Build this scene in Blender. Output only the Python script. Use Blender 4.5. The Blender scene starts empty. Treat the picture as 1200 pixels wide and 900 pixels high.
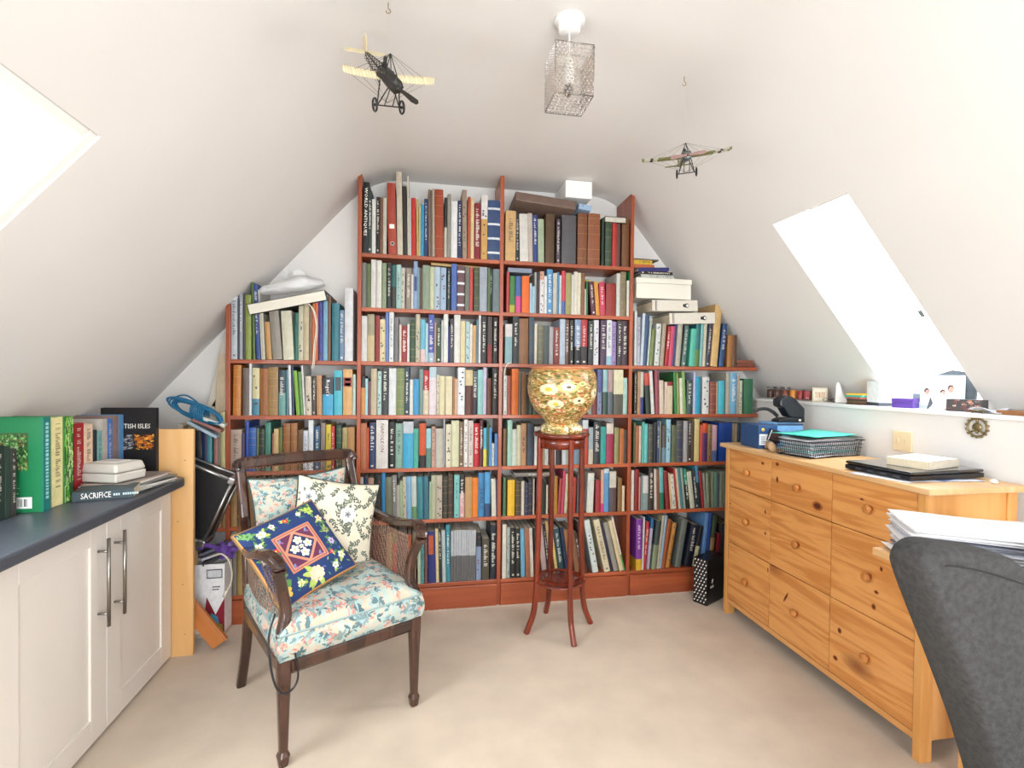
import bpy, math, random
import numpy as np
from mathutils import Vector, Matrix
random.seed(7); rnd = random.Random(11)
PI = math.pi
S = bpy.context.scene
COL = S.collection

# ------------------------------------------------------------------ camera
F_PX = 586.17                      # focal length in pixels of a 1200x900 frame
YAW, PITCH, ROLL = [math.radians(a) for a in (10.435, -0.8995, 0.6388)]
CAM = np.array([0.0, 0.0, 1.3])
def _rot():
    cy, sy = math.cos(YAW), math.sin(YAW)
    f = np.array([sy*math.cos(PITCH), cy*math.cos(PITCH), math.sin(PITCH)])
    r = np.array([cy, -sy, 0.0]); u = np.cross(r, f)
    c, s = math.cos(ROLL), math.sin(ROLL)
    return np.array([c*r + s*u, -s*r + c*u, -f])
RC = _rot()
cam = bpy.data.cameras.new('camera'); camo = bpy.data.objects.new('camera', cam); COL.objects.link(camo)
cam.sensor_width = 36; cam.lens = F_PX*36/1200; cam.clip_start = 0.02
M = Matrix.Identity(4)
for i in range(3):
    for j in range(3): M[i][j] = RC[j][i]
M[0][3], M[1][3], M[2][3] = CAM
camo.matrix_world = M
S.camera = camo
def on(px, py, ax, v):
    d = RC.T @ np.array([(px-600)/F_PX, (450-py)/F_PX, -1.0])
    return CAM + d*(v-CAM[ax])/d[ax]
def onX(px, py, v): return on(px, py, 0, v)
def onY(px, py, v): return on(px, py, 1, v)
def onZ(px, py, v): return on(px, py, 2, v)
def proj(p):
    q = RC @ (np.array(p, float)-CAM)
    return 600-F_PX*q[0]/q[2], 450+F_PX*q[1]/q[2]

# ------------------------------------------------------------------ world and exposure
W = bpy.data.worlds.new('world'); S.world = W; W.use_nodes = True
bg = W.node_tree.nodes['Background']; bg.inputs[0].default_value = (0.93, 0.97, 1.0, 1); bg.inputs[1].default_value = 9.0
S.view_settings.view_transform = 'Standard'; S.view_settings.look = 'None'
S.view_settings.exposure = 0.85; S.view_settings.gamma = 1.0; S.view_settings.use_curve_mapping = False
def lamp(name, loc, target, sx, sy, power, portal=False, color=(1, 1, 1)):
    l = bpy.data.lights.new(name, 'AREA'); l.shape = 'RECTANGLE'; l.size = sx; l.size_y = sy
    l.energy = power; l.color = color
    if portal: l.cycles.is_portal = True
    o = bpy.data.objects.new(name, l); COL.objects.link(o); o.location = loc
    o.rotation_euler = (Vector(target)-Vector(loc)).to_track_quat('-Z', 'Y').to_euler()
    return o
LPOW = 1.0
# daylight entering by an added, unseen window behind the photographer and by the two roof windows
# (portals are set further down, next to each opening)

# ------------------------------------------------------------------ materials
def lin(c):
    return c/12.92 if c <= 0.04045 else ((c+0.055)/1.055)**2.4
def hexc(h):
    h = h.lstrip('#')
    return tuple(int(h[i:i+2], 16)/255 for i in (0, 2, 4))
def hl(h): return tuple(lin(c) for c in hexc(h))
MATS = {}
def mat(name, h, rough=0.6, noise=0.0, scale=8, metal=0.0, bump=0.0, bscale=60, spec=0.5, stretch=None, h2=None, coat=0, detail=4):
    if name in MATS: return MATS[name]
    m = bpy.data.materials.new(name); m.use_nodes = True; nt = m.node_tree; N = nt.nodes; L = nt.links
    b = N['Principled BSDF']; c = hl(h) if isinstance(h, str) else h
    b.inputs['Base Color'].default_value = (*c, 1); b.inputs['Roughness'].default_value = rough
    b.inputs['Metallic'].default_value = metal; b.inputs['Specular IOR Level'].default_value = spec
    b.inputs['Coat Weight'].default_value = coat
    tc = N.new('ShaderNodeTexCoord'); mp = N.new('ShaderNodeMapping'); L.new(tc.outputs['Object'], mp.inputs[0])
    if stretch: mp.inputs['Scale'].default_value = stretch
    if noise or h2:
        n = N.new('ShaderNodeTexNoise'); n.inputs['Scale'].default_value = scale; n.inputs['Detail'].default_value = detail
        L.new(mp.outputs[0], n.inputs['Vector'])
        mx = N.new('ShaderNodeMix'); mx.data_type = 'RGBA'
        c2 = hl(h2) if h2 else tuple(x*(1-noise) for x in c)
        mx.inputs[6].default_value = (*c2, 1); mx.inputs[7].default_value = (*(c if h2 else tuple(min(1, x*(1+noise*.6)) for x in c)), 1)
        mr = N.new('ShaderNodeMapRange'); mr.inputs[1].default_value = .3; mr.inputs[2].default_value = .7
        L.new(n.outputs[0], mr.inputs[0]); L.new(mr.outputs[0], mx.inputs[0]); L.new(mx.outputs[2], b.inputs['Base Color'])
    if bump:
        n2 = N.new('ShaderNodeTexNoise'); n2.inputs['Scale'].default_value = bscale; n2.inputs['Detail'].default_value = 3
        L.new(mp.outputs[0], n2.inputs['Vector'])
        bp = N.new('ShaderNodeBump'); bp.inputs['Strength'].default_value = bump; bp.inputs['Distance'].default_value = 0.004
        L.new(n2.outputs[0], bp.inputs['Height']); L.new(bp.outputs[0], b.inputs['Normal'])
    MATS[name] = m
    return m
def attr_mat(name, rough=0.5, bump=0.0, bscale=300, coat=0, noise=0.12, nscale=40):
    m = bpy.data.materials.new(name); m.use_nodes = True; N = m.node_tree.nodes; L = m.node_tree.links
    m['painted'] = 1
    b = N['Principled BSDF']; b.inputs['Roughness'].default_value = rough; b.inputs['Coat Weight'].default_value = coat
    a = N.new('ShaderNodeVertexColor'); a.layer_name = 'Col'
    tc = N.new('ShaderNodeTexCoord')
    n = N.new('ShaderNodeTexNoise'); n.inputs['Scale'].default_value = nscale; n.inputs['Detail'].default_value = 3
    L.new(tc.outputs['Object'], n.inputs['Vector'])
    mr = N.new('ShaderNodeMapRange'); mr.inputs[1].default_value = .3; mr.inputs[2].default_value = .7
    mr.inputs[3].default_value = 1-noise; mr.inputs[4].default_value = 1+noise*.5; L.new(n.outputs[0], mr.inputs[0])
    mx = N.new('ShaderNodeMix'); mx.data_type = 'RGBA'; mx.blend_type = 'MULTIPLY'; mx.inputs[0].default_value = 1
    L.new(a.outputs['Color'], mx.inputs[6]); L.new(mr.outputs[0], mx.inputs[7]); L.new(mx.outputs[2], b.inputs['Base Color'])
    if bump:
        n2 = N.new('ShaderNodeTexNoise'); n2.inputs['Scale'].default_value = bscale
        L.new(tc.outputs['Object'], n2.inputs['Vector'])
        bp = N.new('ShaderNodeBump'); bp.inputs['Strength'].default_value = bump; bp.inputs['Distance'].default_value = 0.002
        L.new(n2.outputs[0], bp.inputs['Height']); L.new(bp.outputs[0], b.inputs['Normal'])
    return m
def wood_mat(name, h, h2, axis='Z', rough=0.4, coat=0.0, scale=6, knots=None, per_object=True, contrast=1.0, ring=18):
    """grain running along one axis, optional knots"""
    m = bpy.data.materials.new(name); m.use_nodes = True; N = m.node_tree.nodes; L = m.node_tree.links
    b = N['Principled BSDF']; b.inputs['Roughness'].default_value = rough; b.inputs['Coat Weight'].default_value = coat
    tc = N.new('ShaderNodeTexCoord'); oi = N.new('ShaderNodeObjectInfo')
    mul = N.new('ShaderNodeMath'); mul.operation = 'MULTIPLY'; mul.inputs[1].default_value = 13.7 if per_object else 0
    L.new(oi.outputs['Random'], mul.inputs[0])
    ad = N.new('ShaderNodeVectorMath'); ad.operation = 'ADD'; L.new(tc.outputs['Object'], ad.inputs[0]); L.new(mul.outputs[0], ad.inputs[1])
    mp = N.new('ShaderNodeMapping'); s = {'X': (.09, 1, 1), 'Y': (1, .09, 1), 'Z': (1, 1, .09)}[axis]
    mp.inputs['Scale'].default_value = s; L.new(ad.outputs[0], mp.inputs[0])
    n = N.new('ShaderNodeTexNoise'); n.inputs['Scale'].default_value = scale; n.inputs['Detail'].default_value = 5; n.inputs['Distortion'].default_value = .6
    L.new(mp.outputs[0], n.inputs['Vector'])
    mm = N.new('ShaderNodeMath'); mm.operation = 'MULTIPLY'; mm.inputs[1].default_value = ring; L.new(n.outputs[0], mm.inputs[0])
    sn = N.new('ShaderNodeMath'); sn.operation = 'SINE'; L.new(mm.outputs[0], sn.inputs[0])
    mr = N.new('ShaderNodeMapRange'); mr.inputs[1].default_value = -1; mr.inputs[2].default_value = 1
    mr.inputs[3].default_value = 0; mr.inputs[4].default_value = contrast; L.new(sn.outputs[0], mr.inputs[0])
    mx = N.new('ShaderNodeMix'); mx.data_type = 'RGBA'; mx.inputs[6].default_value = (*hl(h), 1); mx.inputs[7].default_value = (*hl(h2), 1)
    L.new(mr.outputs[0], mx.inputs[0]); out = mx.outputs[2]
    if knots:
        v = N.new('ShaderNodeTexVoronoi'); v.inputs['Scale'].default_value = knots
        mp2 = N.new('ShaderNodeMapping'); s2 = {'X': (.5, 1, 1), 'Y': (1, .5, 1), 'Z': (1, 1, .5)}[axis]
        mp2.inputs['Scale'].default_value = s2; L.new(ad.outputs[0], mp2.inputs[0]); L.new(mp2.outputs[0], v.inputs['Vector'])
        kr = N.new('ShaderNodeMapRange'); kr.inputs[1].default_value = .05; kr.inputs[2].default_value = .16; kr.inputs[3].default_value = .85; kr.inputs[4].default_value = 0
        L.new(v.outputs['Distance'], kr.inputs[0])
        m2 = N.new('ShaderNodeMix'); m2.data_type = 'RGBA'; m2.inputs[7].default_value = (*hl('7a3a14'), 1)
        L.new(out, m2.inputs[6]); L.new(kr.outputs[0], m2.inputs[0]); out = m2.outputs[2]
    L.new(out, b.inputs['Base Color'])
    return m
WALL = mat('wall_paint', 'e2e0dd', .85, noise=.02, scale=3, bump=.05, bscale=40)
CEIL = mat('ceiling_paint', 'e2dfdc', .85, noise=.025, scale=2, bump=.06, bscale=25)
CARPET = mat('carpet', 'd3c3b0', .95, noise=.10, scale=5, bump=.7, bscale=500, detail=8)
SHELFW = wood_mat('stained_shelf_wood', 'a85532', '8c4326', 'X', .38, coat=.15, scale=14, contrast=.8)
UPRW = wood_mat('stained_upright_wood', 'a65230', '8a4024', 'Z', .38, coat=.15, scale=14, contrast=.8)
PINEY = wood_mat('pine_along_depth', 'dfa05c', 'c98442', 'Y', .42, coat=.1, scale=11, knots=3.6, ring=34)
PINEYP = wood_mat('pine_plain', 'dba060', 'd09050', 'Y', .42, scale=9)
PINEZ = wood_mat('pine_upright', 'dfa765', 'd09550', 'Z', .42, scale=9)
PINETOP = wood_mat('pine_lit_top', 'deb888', 'd2a672', 'Y', .4, scale=8)  # paler than the other pine: window light on the chest top put into the colour
BIRCH = wood_mat('birch_board', 'dfb27a', 'd6a468', 'Z', .5, scale=8)
MAHOG = wood_mat('mahogany', '7e2e16', '5e1e0e', 'Z', .24, coat=.4, scale=12)
DARKW = wood_mat('dark_walnut', '44281c', '2c1810', 'Z', .25, coat=.5, scale=12)
CANE = mat('cane', '5a4438', .5)
CABW = mat('cabinet_white', 'e3dcd4', .35)
STEEL = mat('brushed_steel', '9a958f', .3, metal=1.0)
BLACKP = mat('black_plastic', '15161a', .35)
BLACKM = mat('black_metal', '101114', .3, metal=.6)
PAPER = mat('paper_white', 'efece8', .8)
BOOKM = attr_mat('book_cloth_and_paper', .5)
PRINTM = attr_mat('printed_cover', .35, noise=.04)
CREAMP = mat('page_edges', 'd8cbb0', .85, noise=.1, scale=200, stretch=(1, 1, .05))
WHITEP = mat('white_plastic', 'ecebe8', .4)

# ------------------------------------------------------------------ mesh building
class MB:
    def __init__(s): s.v = []; s.f = []; s.c = []; s.m = []; s.sm = []
    def add(s, vs, fs, col=(.8, .8, .8), mi=0, smooth=False, T=None):
        o = len(s.v)
        if T is not None: vs = [tuple(T @ Vector(v)) for v in vs]
        s.v += [tuple(v) for v in vs]
        for f in fs:
            s.f.append([o+i for i in f]); s.c.append(col); s.m.append(mi); s.sm.append(smooth)
    def box(s, x0, x1, y0, y1, z0, z1, col=(.8, .8, .8), mi=0, T=None):
        s.add([(x0,y0,z0),(x1,y0,z0),(x1,y1,z0),(x0,y1,z0),(x0,y0,z1),(x1,y0,z1),(x1,y1,z1),(x0,y1,z1)],
              [(0,3,2,1),(4,5,6,7),(0,1,5,4),(1,2,6,5),(2,3,7,6),(3,0,4,7)], col, mi, False, T)
    def tube(s, pts, r, n=8, col=(.8,.8,.8), mi=0, caps=True, T=None, smooth=True):
        pts = [Vector(p) for p in pts]; k = len(pts); rs = r if isinstance(r, (list, tuple)) else [r]*k
        vs = []; fs = []; nrm = None
        for i, p in enumerate(pts):
            t = (pts[min(i+1, k-1)]-pts[max(i-1, 0)]).normalized()
            if nrm is None:
                nrm = t.orthogonal().normalized()
            nrm = (nrm - t*nrm.dot(t)).normalized(); bi = t.cross(nrm)
            for j in range(n):
                a = 2*PI*j/n; vs.append(p + (nrm*math.cos(a)+bi*math.sin(a))*rs[i])
        for i in range(k-1):
            for j in range(n):
                a = i*n+j; b2 = i*n+(j+1) % n; fs.append((a, b2, b2+n, a+n))
        if caps: fs.append(tuple(range(n-1, -1, -1))); fs.append(tuple(range((k-1)*n, k*n)))
        s.add(vs, fs, col, mi, smooth, T)
    def sweep(s, pts, secs, col=(.8,.8,.8), mi=0, T=None, up=(0, 0, 1), smooth=False):
        """rectangular section (w,h) swept along pts"""
        pts = [Vector(p) for p in pts]; k = len(pts); vs = []; fs = []; up = Vector(up)
        for i, p in enumerate(pts):
            t = (pts[min(i+1, k-1)]-pts[max(i-1, 0)]).normalized()
            a = t.cross(up)
            a = a.normalized() if a.length > 1e-4 else Vector((1, 0, 0)); b2 = a.cross(t).normalized()
            w, h = secs[i] if isinstance(secs, list) else secs
            for q, r in ((-1,-.6),(-.6,-1),(.6,-1),(1,-.6),(1,.6),(.6,1),(-.6,1),(-1,.6)):
                vs.append(p + a*w/2*q + b2*h/2*r)
        for i in range(k-1):
            for j in range(8):
                x = i*8+j; y = i*8+(j+1) % 8; fs.append((x, y, y+8, x+8))
        fs.append(tuple(range(7, -1, -1))); fs.append(tuple(range((k-1)*8, k*8)))
        s.add(vs, fs, col, mi, smooth, T)
    def lathe(s, prof, n=32, col=(.8,.8,.8), mi=0, T=None, smooth=True, closed=False):
        vs = []; fs = []
        for r, z in prof:
            for j in range(n):
                a = 2*PI*j/n; vs.append((r*math.cos(a), r*math.sin(a), z))
        k = len(prof)
        for i in range(k-1):
            for j in range(n):
                a = i*n+j; b2 = i*n+(j+1) % n; fs.append((a, b2, b2+n, a+n))
        fs.append(tuple(range(n-1, -1, -1))); fs.append(tuple(range((k-1)*n, k*n)))
        s.add(vs, fs, col, mi, smooth, T)
    def prism(s, outline, d0, d1, plane='XZ', col=(.8,.8,.8), mi=0, T=None, smooth=False):
        n = len(outline)
        f3 = {'XZ': lambda a, b, d: (a, d, b), 'XY': lambda a, b, d: (a, b, d), 'YZ': lambda a, b, d: (d, a, b)}[plane]
        vs = [f3(a, b, d0) for a, b in outline]+[f3(a, b, d1) for a, b in outline]
        fs = [tuple(range(n)), tuple(range(2*n-1, n-1, -1))]+[(i, i+n, (i+1) % n+n, (i+1) % n) for i in range(n)]
        s.add(vs, fs, col, mi, smooth, T)
    def build(s, name, mats, parent=None, bevel=0, loc=None, rot=None, label=None, sub=0):
        me = bpy.data.meshes.new(name); me.from_pydata(s.v, [], s.f)
        if not isinstance(mats, (list, tuple)): mats = [mats]
        for m in mats: me.materials.append(m)
        me.polygons.foreach_set('material_index', s.m); me.polygons.foreach_set('use_smooth', s.sm)
        if any(m.get('painted') for m in mats):
            ca = me.color_attributes.new('Col', 'FLOAT_COLOR', 'CORNER'); arr = []
            for f, c in zip(s.f, s.c): arr += [c[0], c[1], c[2], 1.0]*len(f)
            ca.data.foreach_set('color', arr)
        import bmesh
        bm = bmesh.new(); bm.from_mesh(me); bmesh.ops.recalc_face_normals(bm, faces=bm.faces); bm.to_mesh(me); bm.free()
        me.update()
        o = bpy.data.objects.new(name, me); COL.objects.link(o)
        if parent: o.parent = parent
        if loc is not None: o.location = loc
        if rot is not None: o.rotation_euler = rot
        if bevel:
            bv = o.modifiers.new('bevel', 'BEVEL'); bv.width = bevel; bv.segments = 2; bv.limit_method = 'ANGLE'; bv.angle_limit = math.radians(40)
        if sub:
            ss = o.modifiers.new('sub', 'SUBSURF'); ss.levels = sub; ss.render_levels = sub
        if label: o['label'] = label
        return o
def empty(name, loc=(0, 0, 0), rz=0, parent=None, rot=None):
    o = bpy.data.objects.new(name, None); COL.objects.link(o); o.location = loc
    o.rotation_euler = rot if rot else (0, 0, rz); o.empty_display_size = .05
    if parent: o.parent = parent
    return o
def tag(o, label=None, cat=None, group=None, kind=None):
    if label: o['label'] = label
    if cat: o['category'] = cat
    if group: o['group'] = group
    if kind: o['kind'] = kind
    return o
def text_mesh(body, size, name='lettering', m=None, parent=None, loc=(0,0,0), rot=(0,0,0), width=None, ext=.0003, flip=False):
    cu = bpy.data.curves.new('t', 'FONT'); cu.body = body; cu.size = size; cu.align_x = 'CENTER'; cu.align_y = 'CENTER'; cu.extrude = ext; cu.resolution_u = 1
    t = bpy.data.objects.new('t', cu); COL.objects.link(t)
    dg = bpy.context.evaluated_depsgraph_get(); me = bpy.data.meshes.new_from_object(t.evaluated_get(dg))
    bpy.data.objects.remove(t); bpy.data.curves.remove(cu)
    me.materials.clear(); me.materials.append(m or MATS['paper_white'])
    o = bpy.data.objects.new(name, me); COL.objects.link(o)
    if width:
        xs = [v.co.x for v in me.vertices]; k = width/(max(xs)-min(xs))
        for v in me.vertices: v.co.x *= k
    if parent: o.parent = parent
    o.location = loc; o.rotation_euler = rot
    return o

# a small numpy canvas: flat print painted into the corner colours of a finely divided surface
class Canvas:
    def __init__(s, w, h, col):
        s.w, s.h = w, h; s.a = np.zeros((h, w, 3)); s.a[:] = hl(col)
        s.Y, s.X = np.mgrid[0:h, 0:w]; s.X = (s.X+.5)/w; s.Y = (s.Y+.5)/h
    def win(s, cx, cy, r):
        x0, x1 = max(0, int((cx-r)*s.w)), min(s.w, int((cx+r)*s.w)+2); y0, y1 = max(0, int((cy-r)*s.h)), min(s.h, int((cy+r)*s.h)+2)
        return (slice(y0, y1), slice(x0, x1)) if x1 > x0 and y1 > y0 else None
    def ell(s, cx, cy, rx, ry, ang, col):
        k = s.win(cx, cy, max(rx, ry))
        if k is None: return
        c, q = math.cos(ang), math.sin(ang); dx = s.X[k]-cx; dy = s.Y[k]-cy
        u = (dx*c+dy*q)/rx; v = (-dx*q+dy*c)/ry; s.a[k][(u*u+v*v) < 1] = hl(col)
    def leaf(s, x, y, L, w, ang, col):
        k = s.win(x, y, L*1.05+w)
        if k is None: return
        c, q = math.cos(ang), math.sin(ang); dx = s.X[k]-x; dy = s.Y[k]-y
        u = (dx*c+dy*q)/L; v = (-dx*q+dy*c)/w
        s.a[k][(u > 0) & (u < 1) & (np.abs(v) < np.sin(np.clip(u, 0, 1)*PI)**.8)] = hl(col)
    def rect(s, x0, x1, y0, y1, col): s.a[(s.X >= x0) & (s.X <= x1) & (s.Y >= y0) & (s.Y <= y1)] = hl(col)
    def line(s, x0, y0, x1, y1, w, col):
        dx, dy = x1-x0, y1-y0; L2 = dx*dx+dy*dy; t = np.clip(((s.X-x0)*dx+(s.Y-y0)*dy)/L2, 0, 1)
        s.a[(s.X-x0-t*dx)**2+(s.Y-y0-t*dy)**2 < w*w] = hl(col)
    def flower(s, x, y, r, n, col, mid, ph=0):
        for i in range(n):
            a = ph+2*PI*i/n; s.ell(x+math.cos(a)*r*.6, y+math.sin(a)*r*.6, r*.45, r*.36, a, col)
        s.ell(x, y, r*.3, r*.3, 0, mid)
    def at(s, u, v):
        return s.a[min(s.h-1, max(0, int(v*s.h))), min(s.w-1, max(0, int(u*s.w)))]
def canvas_grid(name, cv, nu, nv, fn, m, parent=None, closed_back=None, loc=None, rot=None):
    """surface fn(u,v)->xyz divided nu x nv, colours from the canvas; closed_back(u,v) gives the rear sheet"""
    vs = [fn(i/nu, j/nv) for j in range(nv+1) for i in range(nu+1)]
    fs = [(j*(nu+1)+i, j*(nu+1)+i+1, (j+1)*(nu+1)+i+1, (j+1)*(nu+1)+i) for j in range(nv) for i in range(nu)]
    cs = [cv.at((i+.5)/nu, (j+.5)/nv) for j in range(nv) for i in range(nu)]
    if closed_back:
        o = len(vs); k = 2 if nu > 60 else 1
        vs += [closed_back(i/nu, j/nv) for j in range(nv+1) for i in range(nu+1)]
        fs += [(o+(j+1)*(nu+1)+i, o+(j+1)*(nu+1)+i+1, o+j*(nu+1)+i+1, o+j*(nu+1)+i) for j in range(nv) for i in range(nu)]
        cs += cs
    me = bpy.data.meshes.new(name); me.from_pydata(vs, [], fs); me.materials.append(m)
    me.polygons.foreach_set('use_smooth', [True]*len(fs))
    ca = me.color_attributes.new('Col', 'FLOAT_COLOR', 'CORNER')
    arr = np.ones((len(fs), 4, 4)); arr[:, :, :3] = np.array(cs)[:, None, :]
    ca.data.foreach_set('color', arr.ravel())
    o = bpy.data.objects.new(name, me); COL.objects.link(o)
    if parent: o.parent = parent
    if loc is not None: o.location = loc
    if rot is not None: o.rotation_euler = rot
    return o

# ------------------------------------------------------------------ the room
YW, YB, YN = 3.02, 2.79, -1.7          # gable wall, front of the bookcase, wall behind the photographer
XL, XR = -1.66, 2.10                   # knee walls
FLAT = 2.435
def zl(x): return 2.338+1.135*(x+.367)
def zr(x): return 2.25-1.19*(x-1.367)
XLC, XRC = (FLAT-2.338)/1.135-.367, 1.367+(2.25-FLAT)/1.19
ZLED = 1.178; XRS = 1.367+(2.25-ZLED)/1.19
def struct(mb, name, m, **k):
    o = mb.build(name, m, **k); o['kind'] = 'structure'; return o
b = MB(); b.add([(XL-.1, YN, 0), (XRS+.05, YN, 0), (XRS+.05, YW, 0), (XL-.1, YW, 0)], [(0, 1, 2, 3)])
struct(b, 'floor', CARPET)
b = MB(); b.add([(XL-.2, YW, -.05), (XRS+.3, YW, -.05), (XRS+.3, YW, 2.6), (XL-.2, YW, 2.6)], [(0, 1, 2, 3)]); struct(b, 'wall_back', WALL)
b = MB(); b.box(XL-.1, XL, YN, YW, 0, zl(XL)+.02); struct(b, 'wall_left', WALL)
b = MB(); b.box(XR, XRS+.1, YN, YW, 0, ZLED-.018); struct(b, 'wall_right', WALL)
b = MB(); b.box(XR-.012, XRS+.02, YN, YW, ZLED-.018, ZLED); struct(b, 'trim_1', mat('ledge_paint', 'ecebe9', .4), bevel=.003)
# wall behind the photographer, with an unseen window opening added for light
gx0, gx1, gz0, gz1 = -.35, 1.5, .35, 2.1
b = MB(); P = lambda x, z: (x, YN, z)
b.add([P(-1.9, -.05), P(gx0, -.05), P(gx0, 2.6), P(-1.9, 2.6)], [(0, 1, 2, 3)]); b.add([P(gx1, -.05), P(2.6, -.05), P(2.6, 2.6), P(gx1, 2.6)], [(0, 1, 2, 3)])
b.add([P(gx0, gz1), P(gx1, gz1), P(gx1, 2.6), P(gx0, 2.6)], [(0, 1, 2, 3)]); b.add([P(gx0, -.05), P(gx1, -.05), P(gx1, gz0), P(gx0, gz0)], [(0, 1, 2, 3)])
struct(b, 'wall_front', WALL)
# sloping ceiling: profile in x, holes for two roof windows
def slope_hit(px, py, a, c):
    """point where the pixel's ray meets the plane z = a + c x"""
    d = RC.T @ np.array([(px-600)/F_PX, (450-py)/F_PX, -1.0]); t = (a+c*CAM[0]-CAM[2])/(d[2]-c*d[0]); return CAM+t*d
r1 = slope_hit(905.8, 262.9, 2.25+1.19*1.367, -1.19); r2 = slope_hit(995.7, 225.6, 2.25+1.19*1.367, -1.19)
r3 = slope_hit(1016.8, 425, 2.25+1.19*1.367, -1.19)
RWY0, RWY1, RWX0, RWX1 = r2[1]+.01, (r1[1]+r3[1])/2, (r1[0]+r2[0])/2, XRS-.012
l1 = slope_hit(118, 161, 2.338+1.135*.367, 1.135)
LWY0, LWY1, LWX1, LWX0 = l1[1]-.80, l1[1], l1[0], l1[0]-.72
b = MB()
def patch(f, xs, ys, hole):
    for i in range(len(xs)-1):
        for j in range(len(ys)-1):
            if (i, j) == hole: continue
            b.add([(xs[i], ys[j], f(xs[i])), (xs[i+1], ys[j], f(xs[i+1])), (xs[i+1], ys[j+1], f(xs[i+1])), (xs[i], ys[j+1], f(xs[i]))], [(0, 1, 2, 3)])
RD = .16
patch(zl, [XL-.1, LWX0, LWX1, XLC-RD], [YN, LWY0, LWY1, YW], (1, 1))
patch(zr, [XRC+RD, RWX0, RWX1, XRS+.06], [YN, RWY0, RWY1, YW], (1, 1))
prof = []
for (ax, az), (bx_, bz), (cx, cz) in (((XLC-RD, zl(XLC-RD)), (XLC, FLAT), (XLC+RD, FLAT)), ((XRC-RD, FLAT), (XRC, FLAT), (XRC+RD, zr(XRC+RD)))):
    for k in range(9):
        t = k/8; prof.append(((1-t)**2*ax+2*t*(1-t)*bx_+t*t*cx, (1-t)**2*az+2*t*(1-t)*bz+t*t*cz))
vs = [(x, y, z) for x, z in prof for y in (YN, YW)]
b.add(vs, [(2*i, 2*i+2, 2*i+3, 2*i+1) for i in range(len(prof)-1)], smooth=True)
def reveal(x0, x1, y0, y1, f, nx, nz, d):
    c = [(x0, y0), (x1, y0), (x1, y1), (x0, y1)]
    for i in range(4):
        (ax, ay), (cx, cy) = c[i], c[(i+1) % 4]
        b.add([(ax, ay, f(ax)), (cx, cy, f(cx)), (cx+nx*d, cy, f(cx)+nz*d), (ax+nx*d, ay, f(ax)+nz*d)], [(0, 1, 2, 3)])
def unit(x, z): n = math.hypot(x, z); return x/n, z/n
nlx, nlz = unit(-1.135, 1); nrx, nrz = unit(1.19, 1)
LD, RDp = .035, .20
reveal(LWX0, LWX1, LWY0, LWY1, zl, nlx, nlz, LD+.03); reveal(RWX0, RWX1, RWY0, RWY1, zr, nrx, nrz, RDp+.03)
struct(b, 'ceiling', CEIL)
# window panes
GL = bpy.data.materials.new('window_glass'); GL.use_nodes = True; nt = GL.node_tree; nt.nodes.clear()
o_ = nt.nodes.new('ShaderNodeOutputMaterial'); tr = nt.nodes.new('ShaderNodeBsdfTransparent'); gg = nt.nodes.new('ShaderNodeBsdfGlossy'); gg.inputs['Roughness'].default_value = .02
mx = nt.nodes.new('ShaderNodeMixShader'); mx.inputs[0].default_value = .06; nt.links.new(tr.outputs[0], mx.inputs[1]); nt.links.new(gg.outputs[0], mx.inputs[2]); nt.links.new(mx.outputs[0], o_.inputs[0])
FRW = mat('window_frame_paint', 'f2f1ee', .4)
def roof_window(name, x0, x1, y0, y1, f, nx, nz, d, fw):
    tx, tz = unit(x1-x0, f(x1)-f(x0)); L = math.hypot(x1-x0, f(x1)-f(x0))
    T = Matrix(((tx, 0, nx, x0+nx*d), (0, 1, 0, y0), (tz, 0, nz, f(x0)+nz*d), (0, 0, 0, 1)))
    w = y1-y0; r = empty(name); r.matrix_world = T; r['kind'] = 'structure'
    q = MB()
    q.box(0, L, 0, fw, -.03, .03); q.box(0, L, w-fw, w, -.03, .03); q.box(0, fw, fw, w-fw, -.03, .03); q.box(L-fw, L, fw, w-fw, -.03, .03)
    q.build('window_frame', FRW, r, bevel=.004)
    q = MB(); q.box(fw-.004, L-fw+.004, fw-.004, w-fw+.004, -.003, .003); q.build('pane', GL, r)
    return r, L, w, T
rw, L_, w_, T_ = roof_window('window_1', RWX0, RWX1, RWY0, RWY1, zr, nrx, nrz, RDp, .035)
q = MB(); q.box(.035, .05, .05, w_-.05, -.05, -.035); q.build('blind_rail', mat('blind_rail_grey', 'b9b4a6', .5), rw, bevel=.002)
q = MB(); q.box(L_*.62, L_*.62+.035, w_*.42, w_*.42+.02, -.04, -.03); q.tube([(L_*.62+.02, w_*.43, -.036), (L_*.62+.02, w_*.7, -.036)], .002); q.build('window_catch', STEEL, rw)
lw, L2_, w2_, T2_ = roof_window('window_2', LWX0, LWX1, LWY0, LWY1, zl, nlx, nlz, LD, .028)
def portal(name, T, L, w, out=.05):
    l = bpy.data.lights.new(name, 'AREA'); l.shape = 'RECTANGLE'; l.size = L; l.size_y = w; l.cycles.is_portal = True
    o = bpy.data.objects.new(name, l); COL.objects.link(o)
    c = T @ Vector((L/2, w/2, out)); o.location = c
    zdir = Vector((T[0][2], T[1][2], T[2][2])); xdir = Vector((T[0][0], T[1][0], T[2][0])); ydir = zdir.cross(xdir)
    Mx = Matrix(((xdir.x, ydir.x, zdir.x, c.x), (xdir.y, ydir.y, zdir.y, c.y), (xdir.z, ydir.z, zdir.z, c.z), (0, 0, 0, 1)))
    o.matrix_world = Mx
portal('daylight_portal_right', T_, L_, w_); portal('daylight_portal_left', T2_, L2_, w2_)
g = empty('added_window', (gx0, YN, gz0)); g['kind'] = 'structure'; W3, H3 = gx1-gx0, gz1-gz0  # unseen window, added to light the room from behind the camera
q = MB(); fw = .05
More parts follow.
